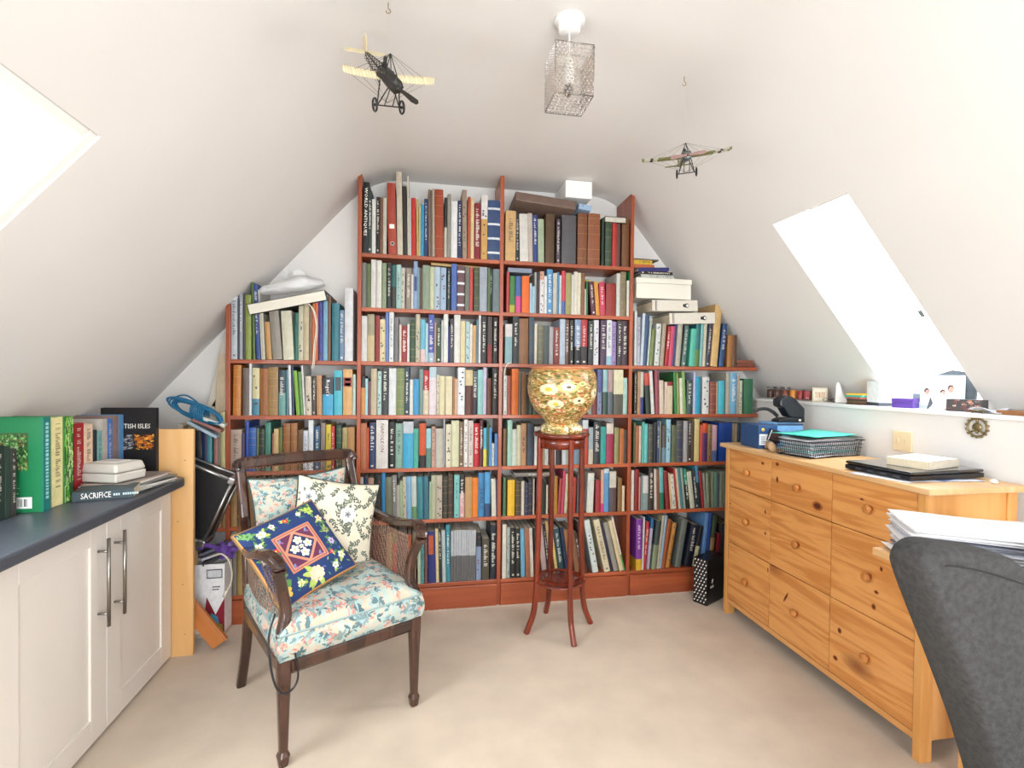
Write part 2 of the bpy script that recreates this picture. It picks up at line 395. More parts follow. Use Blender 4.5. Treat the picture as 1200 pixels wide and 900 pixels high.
q.box(0, W3, -.04, .02, 0, fw); q.box(0, W3, -.04, .02, H3-fw, H3); q.box(0, fw, -.04, .02, fw, H3-fw); q.box(W3-fw, W3, -.04, .02, fw, H3-fw); q.box(W3/2-.02, W3/2+.02, -.04, .02, fw, H3-fw)
q.build('window_frame', FRW, g, bevel=.004)
for x0 in (fw, W3/2+.02): q = MB(); q.box(x0-.003, x0+W3/2-.067, -.01, -.005, fw-.003, H3-fw+.003); q.build('pane', GL, g)
po = lamp('added_window_portal', ((gx0+gx1)/2, YN-.06, (gz0+gz1)/2), ((gx0+gx1)/2, 3, (gz0+gz1)/2), W3, H3, 1, True)
# boxed-in beam end below the ceiling
b = MB(); bx0 = onY(663, 209, YB)[0]; bx1 = onY(694, 209, YB)[0]; bz0 = onY(678, 232, YB)[2]
b.box(bx0, bx1, YB, YW-.002, bz0, FLAT-.003); struct(b, 'trim_2', mat('white_boxing', 'f0efec', .6), bevel=.003)

# ------------------------------------------------------------------ bookcase
SH = [1.952, 1.661, 1.371, 1.081, .789, .503, .145]           # top faces of the shelves
ST = .021
UX = [-.970, -.3225, .448, 1.228]                              # upright centres
UW = .021; YBK = YW-.003
bc = empty('bookcase', (.5, 2.9, 0))
def part_box(name, x0, x1, y0, y1, z0, z1, m, parent, bevel=.0015, label=None):
    q = MB(); cx, cy, cz = (x0+x1)/2, (y0+y1)/2, (z0+z1)/2
    q.box(x0-cx, x1-cx, y0-cy, y1-cy, z0-cz, z1-cz)
    px, py, pz = parent.location if parent else (0, 0, 0)
    return q.build(name, m, parent, bevel=bevel, loc=(cx-px, cy-py, cz-pz), label=label)
tops = [1.655, 2.392, 2.428, 2.385]
for i, x in enumerate(UX):
    q = MB(); t = tops[i]
    if i == 0: ol = [(YB, 0), (YBK, 0), (YBK, t), (YB, t)]
    elif i == 1: ol = [(YB, 0), (YBK, 0), (YBK, 2.36), (YB+.02, t), (YB, t)]
    else: ol = [(YB, 0), (YBK, 0), (YBK, t-.01), (YB+.01, t), (YB, t-.012)]
    q.prism([(y-2.9, z) for y, z in ol], x-UW/2-.5, x+UW/2-.5, 'YZ'); q.build('upright', UPRW, bc, bevel=.002)
def shelf(x0, x1, z, y0=YB+.001): part_box('shelf', x0, x1, y0, YBK, z-ST, z, SHELFW, bc, .002)
e = UW/2
for z in SH:
    shelf(UX[1]+e, UX[2]-e, z); shelf(UX[2]+e, UX[3]-e, z)
for z in SH[2:]: shelf(UX[0]+e, UX[1]-e, z)
for z in (SH[2], SH[3]): shelf(UX[3]+e, 2.072 if z == SH[2] else 2.078, z)
for z in SH[4:]: shelf(UX[3]+e, XR-.004, z)
shelf(UX[3]+e, 1.37, 1.972)                                    # short shelf stub against the slope
for z in SH[4:]: shelf(XL+.05, UX[0]-e, z)
for x0, x1 in ((XL+.05, UX[0]-e), (UX[0]+e, UX[1]-e), (UX[1]+e, UX[2]-e), (UX[2]+e, UX[3]-e), (UX[3]+e, XR-.004)):
    part_box('plinth', x0, x1, YB-.012, YB+.006, 0, SH[6]-ST-.001, SHELFW, bc, .002)
tag(bc, 'built-in reddish stained wooden bookcase filling the end gable wall', 'bookcase')

# ------------------------------------------------------------------ books
NAMED = [('white','f2f2f0'),('cream','e8ddc0'),('pale grey','c8c8c6'),('grey','8c8c88'),('dark grey','4c4e50'),('black','18181a'),
 ('navy blue','20305c'),('blue','3464b0'),('sky blue','5cb0dc'),('pale blue','b0c8dc'),('turquoise','48c0b8'),('teal','2c8088'),('dark green','284a30'),
 ('green','3c8c48'),('olive green','6c7440'),('pale green','a8c4a4'),('lime green','90b83c'),('yellow','f0cc38'),('mustard','c49c48'),('orange','ec7c28'),
 ('rust','b85830'),('red','c42830'),('maroon','6c2028'),('pink','dc5078'),('pale pink','e0c0c4'),('purple','74408c'),('lilac','a898c8'),('brown','7c4c2c'),
 ('dark brown','40281c'),('tan','c49c70'),('beige','cfc0a4'),('grey green','8c9c84'),('pale turquoise','a4d4d0'),('slate blue','5c7484')]
def cname(h):
    r, g, b_ = hexc(h)
    return min(NAMED, key=lambda n: sum(w*(p-q)**2 for p, q, w in zip(hexc(n[1]), (r, g, b_), (2, 3, 2))))[0]
ORD = ['first','second','third','fourth','fifth','sixth','seventh','eighth','ninth','tenth','eleventh','twelfth','thirteenth','fourteenth','fifteenth','sixteenth','seventeenth','eighteenth','nineteenth']
TENS = {20: 'twent', 30: 'thirt', 40: 'fort'}
def ordn(n):
    if n < 20: return ORD[n-1]
    t, u = n//10*10, n % 10
    return TENS[t]+('ieth' if u == 0 else 'y-'+ORD[u-1])
def lum(c): return c[0]*.3+c[1]*.6+c[2]*.1
def tone(c, k=.68, sat=1.0):
    g = lum(c); return tuple((g+(x-g)*sat)*k for x in c)
def book_into(mb, t, d, h, c1, c2=None, frac=.5, o='', rr=None, T=None):
    """a closed book: spine towards -y, thickness along x from 0 to t"""
    rr = rr or rnd; A = tone(hl(c1)); B = tone(hl(c2)) if c2 else A; pg = tone(hl(rr.choice(['e4dcc8', 'd8ceb4', 'ebe5d6', 'cfc2a2'])))
    bt = .0022 if t > .016 else .0011; ov = .003 if t > .016 else .0005
    if t < .006: bt = t*.2
    cols = [A, A]
    segs = [(0, h, A)]
    if c2: zc = h*(1-frac); segs = [(0, zc, B), (zc, h, A)]
    gold = hl('c8a860')
    if 'b' in o:
        ns = []
        for z0, z1, c in segs:
            ns.append((z0, z1, c))
        segs = ns; bands = [.12, .3, .6, .76, .9]; gd = tuple(.6*p+.4*q for p, q in zip(A, gold)); extra = [(h*k, h*k+.0022, gd) for k in bands]
    elif 'B' in o:
        extra = [(h*k, h*k+.012, hl('c8ccd0')) for k in (.1, .34, .58, .84)]
    else: extra = []
    n = 4 if t > .012 else 2
    bulge = min(.004, t*.12)
    def sx(i): return t*i/n
    def sy(i): return -bulge*math.sin(PI*i/n)
    for z0, z1, c in segs:
        for i in range(n):
            mb.add([(sx(i), sy(i), z0), (sx(i+1), sy(i+1), z0), (sx(i+1), sy(i+1), z1), (sx(i), sy(i), z1)], [(0, 1, 2, 3)], c, 0, True, T)
        for x0, x1 in ((0, bt), (t-bt, t)):
            mb.add([(x0, 0, z0), (x1, 0, z0), (x1, d, z0), (x0, d, z0), (x0, 0, z1), (x1, 0, z1), (x1, d, z1), (x0, d, z1)], [(0, 3, 2, 1), (4, 5, 6, 7), (1, 2, 6, 5), (2, 3, 7, 6), (3, 0, 4, 7)], c, 0, False, T)
    mb.box(bt, t-bt, .001, d-ov*1.5, ov, h-ov, pg, 0, T)
    sp = lambda u: -bulge*math.sin(PI*min(1, max(0, u)))-.0004
    for z0, z1, c in extra:
        for i in range(n):
            mb.add([(sx(i), sy(i)-.0004, z0), (sx(i+1), sy(i+1)-.0004, z0), (sx(i+1), sy(i+1)-.0004, z1), (sx(i), sy(i)-.0004, z1)], [(0, 1, 2, 3)], c, 0, False, T)
    def patch_(u0, u1, z0, z1, c):
        y = min(sp(u0), sp(u1), sp((u0+u1)/2))
        mb.add([(t*u0, y, z0), (t*u1, y, z0), (t*u1, y, z1), (t*u0, y, z1)], [(0, 1, 2, 3)], c, 0, False, T)
    if 't' in o or 'd' in o:                    # a run of small strokes like the lettering down a spine
        ink = hl('e8e4d8') if 't' in o else hl('2c2c34')
        if 't' in o and lum(A) > .45: ink = hl('22262c')
        ink = tuple(.68*p+.32*q_ for p, q_ in zip(ink, A))
        z = h*rr.uniform(.84, .93); zend = h*rr.uniform(.2, .42); u0 = rr.uniform(.22, .32); u1 = 1-u0
        while z > zend:
            l = rr.uniform(.0022, .0055)
            if rr.random() < .82:
                a, b2 = (u0, u1) if rr.random() < .5 else (u0, u0+(u1-u0)*rr.uniform(.4, .8))
                patch_(a, b2, z-l, z, ink)
                z -= l
            z -= rr.uniform(.0012, .003) if rr.random() < .8 else .009
        if rr.random() < .4: patch_(.3, .7, h*.045, h*.045+min(.010, t*.5), ink)
    if 'k' in o: patch_(.15, .85, h*.38, h*.68, hl('2c3c70'))
    if 'w' in o: patch_(.12, .75, h*.55, h*.92, hl('a8481c'))
    if 'L' in o: patch_(.08, .92, h*.62, h*.82, hl('7c1c14')); patch_(.2, .8, h*.64, h*.70, hl('e8d8b0')); patch_(.2, .8, h*.75, h*.80, hl('e8d8b0'))
    if 'O' in o:
        patch_(.15, .85, h*.55, h*.85, hl('34444c'))
    if 'r' in o:                                # metal finger ring of a binder
        k = 14; cx, cz, R = t/2, h*.15, min(t*.28, .011)
        for a in range(k):
            a0, a1 = 2*PI*a/k, 2*PI*(a+1)/k; y = -bulge-.001
            mb.add([(cx+R*math.cos(a0), y, cz+R*math.sin(a0)), (cx+R*math.cos(a1), y, cz+R*math.sin(a1)), (cx+R*.62*math.cos(a1), y-.001, cz+R*.62*math.sin(a1)), (cx+R*.62*math.cos(a0), y-.001, cz+R*.62*math.sin(a0))], [(0, 1, 2, 3)], hl('a8a8a8'), 0, False, T)
        mb.add([(cx+R*.6*math.cos(2*PI*a/k), -bulge-.0006, cz+R*.6*math.sin(2*PI*a/k)) for a in range(k)], [tuple(range(k))], hl('2a2420'), 0, False, T)
    if '1' in o: patch_(.2, .8, h*.36, h*.42, hl('ece8e0'))
    if 'm' in o:                                # scattered dark motif
        for _ in range(7):
            z = h*rr.uniform(.05, .9); u = rr.uniform(.15, .6); patch_(u, u+.25, z, z+.008, hl(rr.choice(['2c2c28', '6c3828', '343c50'])))

# rows: (bay phrase, shelf phrase, shelf height, origin x, origin y, zoom, text);
# each entry: left,right at the foot, top, colour, then options (lean in strip pixels, second colour@fraction, marks)
ROWS = []
def row(bay, shelf_, z, ox, oy, sc, txt): ROWS.append((bay, shelf_, z, ox, oy, sc, txt))
row('left middle bay', 'top shelf', SH[0], 420, 195, 6.6667, '''
18,62,125,111418 14 N|62,105,195,2f3f3a 12 t|106,135,260,e8e8e4|138,165,240,1c1a1c t|167,191,245,7a5038|192,220,250,cfc6b8|236,300,130,b5462f -14 r1|305,348,42,d8cdb8 -10|350,384,155,2c2622 -12
385,399,75,d9cfbc -5|400,414,255,dcdce0 -4|415,450,250,c8281f -4|455,471,255,d6b25c -4|472,485,300,d8cf9c|486,510,300,2b9cc4 -4|512,542,255,1f3a6b -4 t|548,562,180,8c6a54 -10|563,577,185,6e675c -10|578,596,178,b8a894 -10
598,666,178,a8431c -10 b|669,690,245,2a2a2a d0c8b8@.5|692,720,220,9a978c|722,770,275,f0f0f0|772,806,270,1c2c58 -4 t|812,848,185,a5917c -12 m|852,872,240,c4542c|875,901,250,e6cf9c -6|903,950,290,8e1b2c t
955,1004,230,f0ece8 d8a860@.37 m|1007,1105,265,2c4a78 B|1110,1129,258,d8c0c0''')
row('left middle bay', 'second shelf', SH[1], 420, 298, 6.6667, '''
20,55,65,7d7d78|57,95,75,5f7040|98,138,42,e4e0da|142,180,50,e6e4da|182,218,70,8f9f80 b|225,256,70,222a2c t|258,294,85,2f6c68 3a3430@.5|296,332,82,a9cfc8 d|333,362,112,cfc9bd m|370,412,112,9a8d80 t|413,428,160,e4e2dc
430,460,55,8fa9cf k|461,478,105,7fa8b0|480,497,110,6a4a3c|500,556,88,8fa088|558,590,100,d0d4b0|592,636,100,b8ccdc m|640,684,105,a8c0d8 m|694,716,110,23383c t|724,766,75,4f6fb8|770,828,88,6e4a50 B|832,864,98,75786c
866,892,105,c84a44|900,940,105,4a5638 b|944,1004,100,a8b0bc|1008,1024,108,5d7d50|1026,1042,118,223022 t|1046,1100,118,6f8084''')
row('left middle bay', 'third shelf', SH[2], 420, 358, 6.6667, '''
22,66,82,dcdcd8|70,125,70,a89f80 cdb88c@.45|130,165,78,8e1a1c|166,210,108,e6d6a8 m|212,236,55,6a84c4 -4|240,274,45,e8ecec d|280,312,92,807d80|318,336,150,ddd0c4|338,380,160,9b2a22 t|381,398,145,e4e8e8|400,446,118,2e4a2c b
447,480,70,c8c0a8 m|484,520,110,6cbcd4 e8c8c8@.7|522,544,140,b8dce0|546,590,72,4c5cae a8c0d8@.8 t|592,606,130,b89080|608,644,145,2c4a2c t|646,662,115,cfd4d4|664,698,68,e4e6e0|700,712,160,2c3488|713,744,105,3c3c48 t|746,794,72,e8e6e0
796,832,122,e4d8a8|836,866,125,b8d8d8 m|868,889,145,e8e4dc|890,916,155,d8a868|918,936,112,5c7c88|938,954,72,e8e8e8|958,998,85,28282c t|1006,1042,88,4a3c3a 8a2a24@.6|1050,1082,95,1c2020 t''')
row('left middle bay', 'fourth shelf', SH[3], 420, 420, 6.6667, '''
14,46,138,2c1c1c d8944c@.3 |48,74,158,a8d8dc|76,97,180,7a4858|98,144,80,c8b898|148,180,100,bfdcd8 m|182,234,78,2c3434 t|238,294,78,e4e8ea|296,358,78,7c8c54 b|360,398,68,2c4454 t|400,426,165,e8e8e0|428,472,162,3c9cd0|474,504,85,7f9a94
506,550,92,c02830 e0d0b0@.45 t|552,606,68,b8d0d8 eadde2@.22|608,630,130,d8d0b8 m|632,674,138,e6dcb0|678,732,140,e8e0bc b|736,751,150,b87850|752,772,160,d8b898|774,828,72,ecf0f4 m|832,890,90,dcc898 5c2c1c@.35|892,928,100,5c6468 2c2c34@.6 t
930,970,90,98d4d0|972,998,70,ccc4dc|1002,1036,155,6a3420|1044,1092,75,1c1814 t''')
row('left middle bay', 'fifth shelf', SH[4], 420, 482, 6.6667, '''
14,60,92,b86c44|62,80,130,e85420|86,132,88,2c3860 t|138,230,66,e6e0da P|236,286,85,141416 t|290,344,95,8cb0a0 d|348,428,80,c4ccd4 38aad4@.25|430,468,135,44b09c|474,526,95,d4521c 1c1414@.72|528,566,135,a0d4dc 5c8880@.5
570,600,118,c8a08c m|602,660,135,c4bfb0|664,672,60,dcdcdc|680,722,100,e4dcc0 m|724,784,72,dedfb8|786,818,80,7a6448 t|822,852,64,f0ece4 d|856,894,72,e4d4cc d|898,942,95,c81c2c t|944,970,68,5c1c28 t|974,998,130,58bcd8 e8dc5c@.55
1000,1016,85,3c5c3c|1018,1040,125,5c98d4|1041,1060,250,d0d8d8 d|1062,1088,175,4c84bc''')
row('left middle bay', 'sixth shelf', SH[5], 420, 544, 6.6667, '''
14,36,100,d8d4cc o|38,75,100,1c2c50 o|76,120,105,b89078|124,180,85,1c2420 m|183,211,68,2c8cc8 -25|214,262,100,7c8068 -18|264,300,85,8c8c88 -12 t|302,325,165,c0bcb0 -8|327,350,130,b4c8a0 -6|351,374,98,dcd0b4 -6 m|377,416,95,84b8dc -10|418,458,95,cfd8d0 6c9c6c@.7 -6
461,508,98,3c8c98 -4|511,549,90,3c7488 -3|552,566,135,a4c4a0|567,602,85,bcc0a0|604,652,85,c4b8a4 m|656,696,100,3c3c30 b|698,736,85,4c382c b|746,787,85,84ccc8 d|789,828,90,1c1c20 dcA8a8@.42 t|831,884,100,c49c68|886,932,105,f08418|934,981,68,3c88bc A
984,1026,62,54a0d4 2c4c78@.7|1040,1074,112,dcd8c8 -5|1076,1093,120,7c7c94''')
row('left middle bay', 'bottom shelf', SH[6], 420, 600, 6.6667, '''
20,56,150,5c6c90 o|58,100,150,5c6c90 o|104,150,150,6c2420 o|152,208,150,4c1c18 o|215,262,165,b89868 o|266,298,160,6c7c34 c02828@.2 o|304,378,175,1c2028 o|382,412,175,b8542c o|420,450,160,8c8068 o|464,485,170,d0dcc0 -4|487,513,165,5ca4a0 d -4|518,540,150,7c5450 -4
546,604,150,28307c w -6|607,630,130,e4d0a0 -12|633,653,120,2c2c2c t -12|656,684,140,bccccc -8|687,718,100,3c94a4 t -4|720,739,150,c4c8cc 6c6c6c@.5|740,759,142,c4c8cc 6c6c6c@.5|760,779,142,c0c4c8 6c6c6c@.5|780,799,142,c4c8cc 6c6c6c@.5|800,819,142,c4c8cc 6c6c6c@.5
820,838,142,c4c8cc 6c6c6c@.5|839,857,142,b8bcc4 6c6c6c@.5|858,876,142,c4c8cc 6c6c6c@.5|877,895,142,c4c8cc 6c6c6c@.5|896,914,142,c4c8cc 6c6c6c@.5|918,956,158,1c2028 8ca0c0@.3 m|962,1018,205,544c3c t|1028,1086,100,1c2230 t''')
row('right middle bay', 'top shelf', SH[0], 580, 220, 6.6667, '''
80,160,178,dcb478 5 d|164,186,195,2c3030 t -3|194,258,205,e6e2da -8|260,294,200,cabcb0 -5|297,334,215,2c4484 t -6|337,384,245,b0bfa0 -3|392,460,205,5c4020|478,506,245,5c4c58 t|518,628,215,5c5a5e|642,714,200,8a5230 b|722,816,200,9c5c38 b
828,846,240,1c3c30|858,908,240,3c5038 b|912,944,240,c8302c|948,976,245,6c4438|988,1042,250,7c4c24''')
row('right middle bay', 'second shelf', SH[1], 580, 305, 6.6667, '''
90,110,88,c84c48|112,152,125,3c8040 b8b838@.8|158,202,125,4068a8 d84c90@.55|206,262,125,f07018|268,284,180,bcd0dc|286,306,205,a4d0e8|308,322,95,b8bcbc|324,344,100,3c2c30|346,378,88,d8a488 e8e4e4@.2 m|380,400,125,e8e8e4|402,446,72,5ca0d4 t|448,478,102,cfc8b8
480,497,95,4c8cb8|498,514,120,cfd8dc|516,544,85,d84858 4c6cb0@.7|546,590,100,a8a068|592,610,115,dcdccc|612,640,92,e4dcd0|641,664,100,e8e0c0|666,696,105,8c5c3c|698,709,225,e8d8cc|710,724,150,2c7c48|750,785,165,5c1c34 -22 t|788,818,175,e8a038 -16|820,862,168,d43c5c -10 t|864,938,180,9c2c1c
944,972,105,dcdcd0|974,1016,92,8c7c5c b|1024,1042,160,e0e4d8|1043,1062,90,20a060 e88438@.45''')
row('right middle bay', 'third shelf', SH[2], 580, 362, 6.6667, '''
76,130,120,dcd8d4 8cb0b4@.32|136,184,60,20262a t|186,258,75,8c5c30|262,302,65,3c4c58 m|306,328,115,e4dcc8|330,372,125,74725c b|374,418,130,4c5854|420,452,140,b0acb0|456,500,145,8c3c2c t|502,544,80,bcccdc|546,576,85,6c5044 t|580,608,90,2c2824 t
618,664,85,8ca4c4 1c1c20@.6 t|668,716,85,b82c34 2c2426@.6 t|724,764,95,2c3436 t|768,806,88,e8e8ec m|818,864,90,4c3050 t|866,904,88,e8eaec 9cc8dc@.8 d|908,944,100,a890c8 d|948,984,92,3c3438 t|990,1032,95,3c2438 t''')
row('right middle bay', 'fourth shelf', SH[3], 580, 424, 6.6667, '''
64,92,108,e4e4dc d|95,122,110,a85038|126,178,55,e87420|182,200,75,6c6c64|204,238,85,8c6034|240,262,100,2c241c o|264,290,130,4c5c4c o|292,330,100,54604c o|332,400,100,6c5c4c o|690,720,300,5c6c58 o|722,752,200,a0a8a0 o|756,786,100,8c3c34 o
794,830,62,5c64a4 8c94b4@.5 m|836,870,62,a0ccd0 3c5c50@.5|876,916,62,b89c9c 5c6c74@.5|920,994,62,e4e0b8 5c584c@.55|996,1028,125,b0d8cc|1030,1048,185,9c2c28''')
row('right middle bay', 'fifth shelf', SH[4], 580, 482, 6.6667, '''
62,88,135,7c5834|94,130,68,a8d0bc|132,166,140,d4e0d0|168,200,108,dcd4b4|202,240,95,c49468 m|246,296,95,3c4858|304,350,120,e4e4dc o|356,384,120,c4c0a4 o|386,412,120,e0dcd4 o|450,470,120,e8e8e0 o|472,518,120,2c2428 o|520,550,120,e0e4e8 o|552,576,120,a4b0a0 o
612,650,120,7ca0b8 o|652,672,120,e8e8e4 o|680,724,68,d8e0e4 c8503c@.2|725,760,125,a8b8c0 d4ccb8@.6|766,816,80,2c3438 t|822,864,120,2ca8a0|868,922,95,e4d8c8 a82c50@.26|928,962,128,a09c68|966,998,135,c07030|1000,1028,145,4c3828 m''')
row('right middle bay', 'sixth shelf', SH[5], 580, 540, 6.6667, '''
60,82,130,4c7450|96,152,150,f4c028|156,198,165,54442c b|202,226,160,dcd4c4|230,257,175,2c3454 b|258,292,150,28283c b|294,304,140,d8c8b0 o|346,379,160,2c4838|381,396,165,1c1c1c|398,412,190,e4dcc8 o|450,484,120,b8802c b|488,508,140,c05048 18
510,530,75,d44c70 22|538,560,100,d0c8a4 16|600,626,130,c04030 10|635,662,110,54545c 8|712,762,95,e0e4d8 12|780,820,150,a42c34 3|824,846,70,dcb098 d83c88@.8|848,886,62,d0e0ec 5c9cd0@.1|888,940,82,d4d0c0 5c4c50@.4 |956,988,135,8c6838|990,1008,195,e4d4b4''')
row('right middle bay', 'bottom shelf', SH[6], 580, 595, 6.6667, '''
54,84,130,e4dccc|88,114,155,a8b4ac m|120,158,155,242622 t -2|160,196,160,24221e t -4|204,236,165,74bcdc -18|240,275,160,b07050 -18|277,300,155,e4dcd0 -18|326,352,155,1c1c1c o -30|370,408,130,d0b8b4 -40|412,432,120,282420 t -46|434,455,105,d8b078 -46|474,496,200,e4c878 -44
500,545,160,24505c t -46|550,575,150,1c3050 -46|582,612,170,a47448 -50|626,662,170,8c6444 -50|666,690,190,3c2418 t -50|694,720,100,3c2c24 o -60|762,806,90,dce8e4 -72 m|852,898,85,e8dcb8 -90 d|902,922,95,2c3048 -85|926,962,110,a09c90 -85|970,1002,95,e0d0a8 -92|1005,1026,70,f0e8d8 5ca85c@.7 -96''')
row('left outer bay', 'top shelf', SH[2], 260, 320, 6.6667, '''
72,122,160,ccd4dc d|124,136,200,2c3444|138,164,160,b4b8c4 t|166,186,165,3c3c40|190,232,172,98a850 -3|244,262,70,5c7c3c -20|274,304,85,2c4c90 -40 t|310,320,130,d8d4cc -36|323,344,230,d4d0bc -32|354,394,380,cc9c60 -20|402,476,225,9c9488 -38|484,566,292,e0dcc4 -22
568,598,310,1c7060|600,636,225,d4d0b4 m|638,682,210,cfc09c -4|686,704,265,8c6c5c|706,725,230,dc7c40|727,752,230,e07030 -6|758,790,180,4448a0 -12 m|792,826,170,7cb0cc|828,850,180,7c5c40|860,916,235,2c7c8c|920,955,290,7090b0 t|960,1024,120,e4e4e8''')
row('left outer bay', 'second shelf', SH[3], 260, 420, 6.6667, '''
90,150,52,cc8030 b 6|165,214,75,74645c|216,234,38,e8e8ec|238,294,75,e0d8a8 4c90a8@.65 m|298,362,80,a46428|366,442,68,a4804c b|448,500,92,2c4c5c 70a8a4@.5 t|506,524,90,5c8c94 -20|530,548,52,ecf0f4 -28|550,568,65,2c3c60 -26|587,614,95,84b838 -26|618,640,105,6c9c5c -22
642,656,55,e0e0dc -22|658,704,138,dcd0bc -6 m|708,735,145,4c4840 t|742,784,132,cc9c70 -12 |790,870,148,24303c 3cacd8@.45 G|876,940,95,50c0d4 O|946,1018,85,e0b070 L|1022,1044,125,c4dcd4''')
row('left outer bay', 'third shelf', SH[4], 220, 480, 5.7143, '''
290,362,135,c0a898 d|364,384,160,4c3c5c|386,408,80,2c4ca8|412,460,120,2c60b0 b|462,476,125,6c7c58|478,516,130,283c2c b|520,556,85,4c8c7c|566,579,160,b87860|580,610,128,dcbc84|612,636,118,6c7438|640,686,92,9c6434 b|690,734,90,a46c3c b|736,772,135,70502c
776,806,140,e0e4ec d|810,842,70,e8ecf0|848,886,110,245880 t|890,922,88,948478|926,960,100,e0c838 d|962,984,110,c43028 t|992,1030,105,24503c b|1036,1068,120,b0a06c b|1070,1116,118,bc8c54''')
row('left outer bay', 'fourth shelf', SH[5], 220, 540, 5.7143, '''
290,330,110,b8945c o|334,370,130,7c4c2c o|374,400,120,3c3c34 o|404,450,115,a8804c o|454,500,120,2c3c50 o|504,540,130,8c3c2c o|544,590,120,c0a878 o|594,640,118,4c4c3c o|644,700,120,a88c5c o|704,760,120,6c2c24 o|764,820,130,c0b494 o|824,880,120,5c3c2c o|884,940,120,b89c6c o|944,1000,118,2c3c30 o|1004,1060,120,94704c o|1064,1106,120,6c5c48 o''')
row('left outer bay', 'bottom shelf', SH[6], 220, 600, 5.7143, '''
290,330,130,9c9484 o|334,370,130,c0a060 o|374,420,130,5c3c30 o|424,470,120,3c3c44 o|474,540,120,a89c80 o|544,600,120,6c6c60 o|604,660,120,8c5c3c o''')
row('far left bay', 'top shelf', SH[4], 220, 480, 5.7143, '''
-60,-12,150,3c3430 o|-8,38,150,5c4c44 o|44,92,140,241c20|95,136,130,1c3460|138,164,130,5ca8b4|178,205,135,b88474|206,222,130,8c7c74|226,262,14,d0c890 -3''')
row('far left bay', 'middle shelf', SH[5], 220, 540, 5.7143, '''
40,70,150,8c3434 o|74,110,150,3c4c44 o|140,160,120,2c3c34|164,190,110,1c2c3c|196,226,110,a87c4c|230,258,112,a07848''')
row('right outer bay', 'top shelf', SH[2], 735, 350, 6.6667, '''
52,70,98,d8dcd8 4|76,98,145,c4c4d4 6 d|100,120,115,ccd8e4 22|122,150,125,34547c 24|152,166,172,c8d4c8 26|168,192,235,7c8c4c 24|205,242,195,dce0dc 22 m|250,280,195,b4a48c 26|288,312,215,c02028 t 30|318,346,215,dc4c70 26|350,364,185,2c4c8c 26|368,404,185,bcb4a4 26|420,450,210,5c7c74 t 30
476,516,235,58c8ac 22|522,552,200,2c7c80 6c8c3c@.6 18|560,578,195,8ccccc 18|580,602,190,d4ccb0 18|606,634,195,3c3c58 t 30|642,694,45,e0b878 42|708,744,195,244c80 34 t|772,810,285,b07434 14|815,848,285,6c4428 5''')
row('right outer bay', 'second shelf', SH[3], 735, 425, 6.6667, '''
52,68,80,3c3828 t|74,98,70,b89068|100,124,72,c8ccc0 2c3c8c@.6 -4|146,184,80,c84430 1c3020@.3 -14|188,212,65,e4e4e0 -18|216,242,60,9c4450 -6|250,283,138,e4d0bc -3|285,304,150,dcc8b4|306,350,150,9c2030 e0ccac@.12|364,388,75,2c7c38 -10|392,404,80,b8c060 -8|408,430,120,e4e0c8 -8
432,454,70,84b060 -24|457,500,135,3c5450 t|506,522,75,bcc4e4|526,566,110,2ca4c8 -4|584,636,112,e4e4e0 m|640,689,145,8c4838 b|691,702,150,c8a888|704,752,142,4cc0d4|764,796,80,b4b0a0|798,848,80,78b8dc t|850,870,100,b8a890|872,896,140,d4dcc4 m|906,976,125,3c7c58''')
row('right outer bay', 'third shelf', SH[4], 735, 482, 9.2308, '''
60,83,125,5c5c34|84,118,155,b06840|122,148,158,e0d8c4|150,177,115,58b0a4|178,214,138,68d0cc|220,272,140,4c5048 b|276,312,120,141c28|316,339,105,2c4c7c t|340,362,108,8c8c78|368,411,150,54504c 6c8ca0@.6|412,460,88,98ccdc m|470,524,150,5c6444|528,594,105,4c5054 44485c@.3 b
600,644,105,aca8a8|648,683,95,3c2c28 t|684,714,110,4c3818|718,774,82,dcc888|780,804,150,d85034|806,855,130,d0501c 5c2c6c@.25|857,904,140,94744c m|908,962,150,dcb0bc 5c78b8@.7|976,1118,125,1c4ca8|1126,1150,135,b8a888|1154,1176,135,c8b088|1180,1215,140,2c4c6c o|1220,1260,140,8c7c5c o|1264,1300,140,5c3c30 o''')
row('right outer bay', 'fourth shelf', SH[5], 735, 536, 9.2308, '''
38,68,140,e4d8cc|72,116,130,8c1c1c|118,134,210,dca090|140,160,195,7c98a0|162,218,200,dcdcd8 8ca0a0@.5|224,278,110,38302c t|292,318,125,d8ccc4 -24|322,350,130,84543c -26|354,396,110,70b8b8 1c7c5c@.6 -28|414,462,150,882028 -36|466,484,170,dcc490 -32|490,528,180,e0dccc -36 m|532,548,120,b83434 -42
552,572,115,dcccac -42|576,606,115,4c8890 -42|610,632,115,a4b0a4 -42|642,672,120,2c9c7c 2c2820@.4 -42 t|678,726,150,d4d4bc -40|732,764,145,24303c t -36|768,794,85,4c94b4 1c3030@.4 -40|802,826,150,ac2c34 -36|830,850,170,a09c90 -24|854,880,165,9cac94 -10|882,904,200,6c5c44 -6|906,930,160,8c9c80 -5|932,966,160,7ca894
968,992,180,5c6c84|994,1020,160,a8b8a4|1024,1060,150,8c8c7c o|1064,1110,160,4c5c4c o|1114,1160,150,a89c80 o|1164,1200,150,5c3c34 o''')
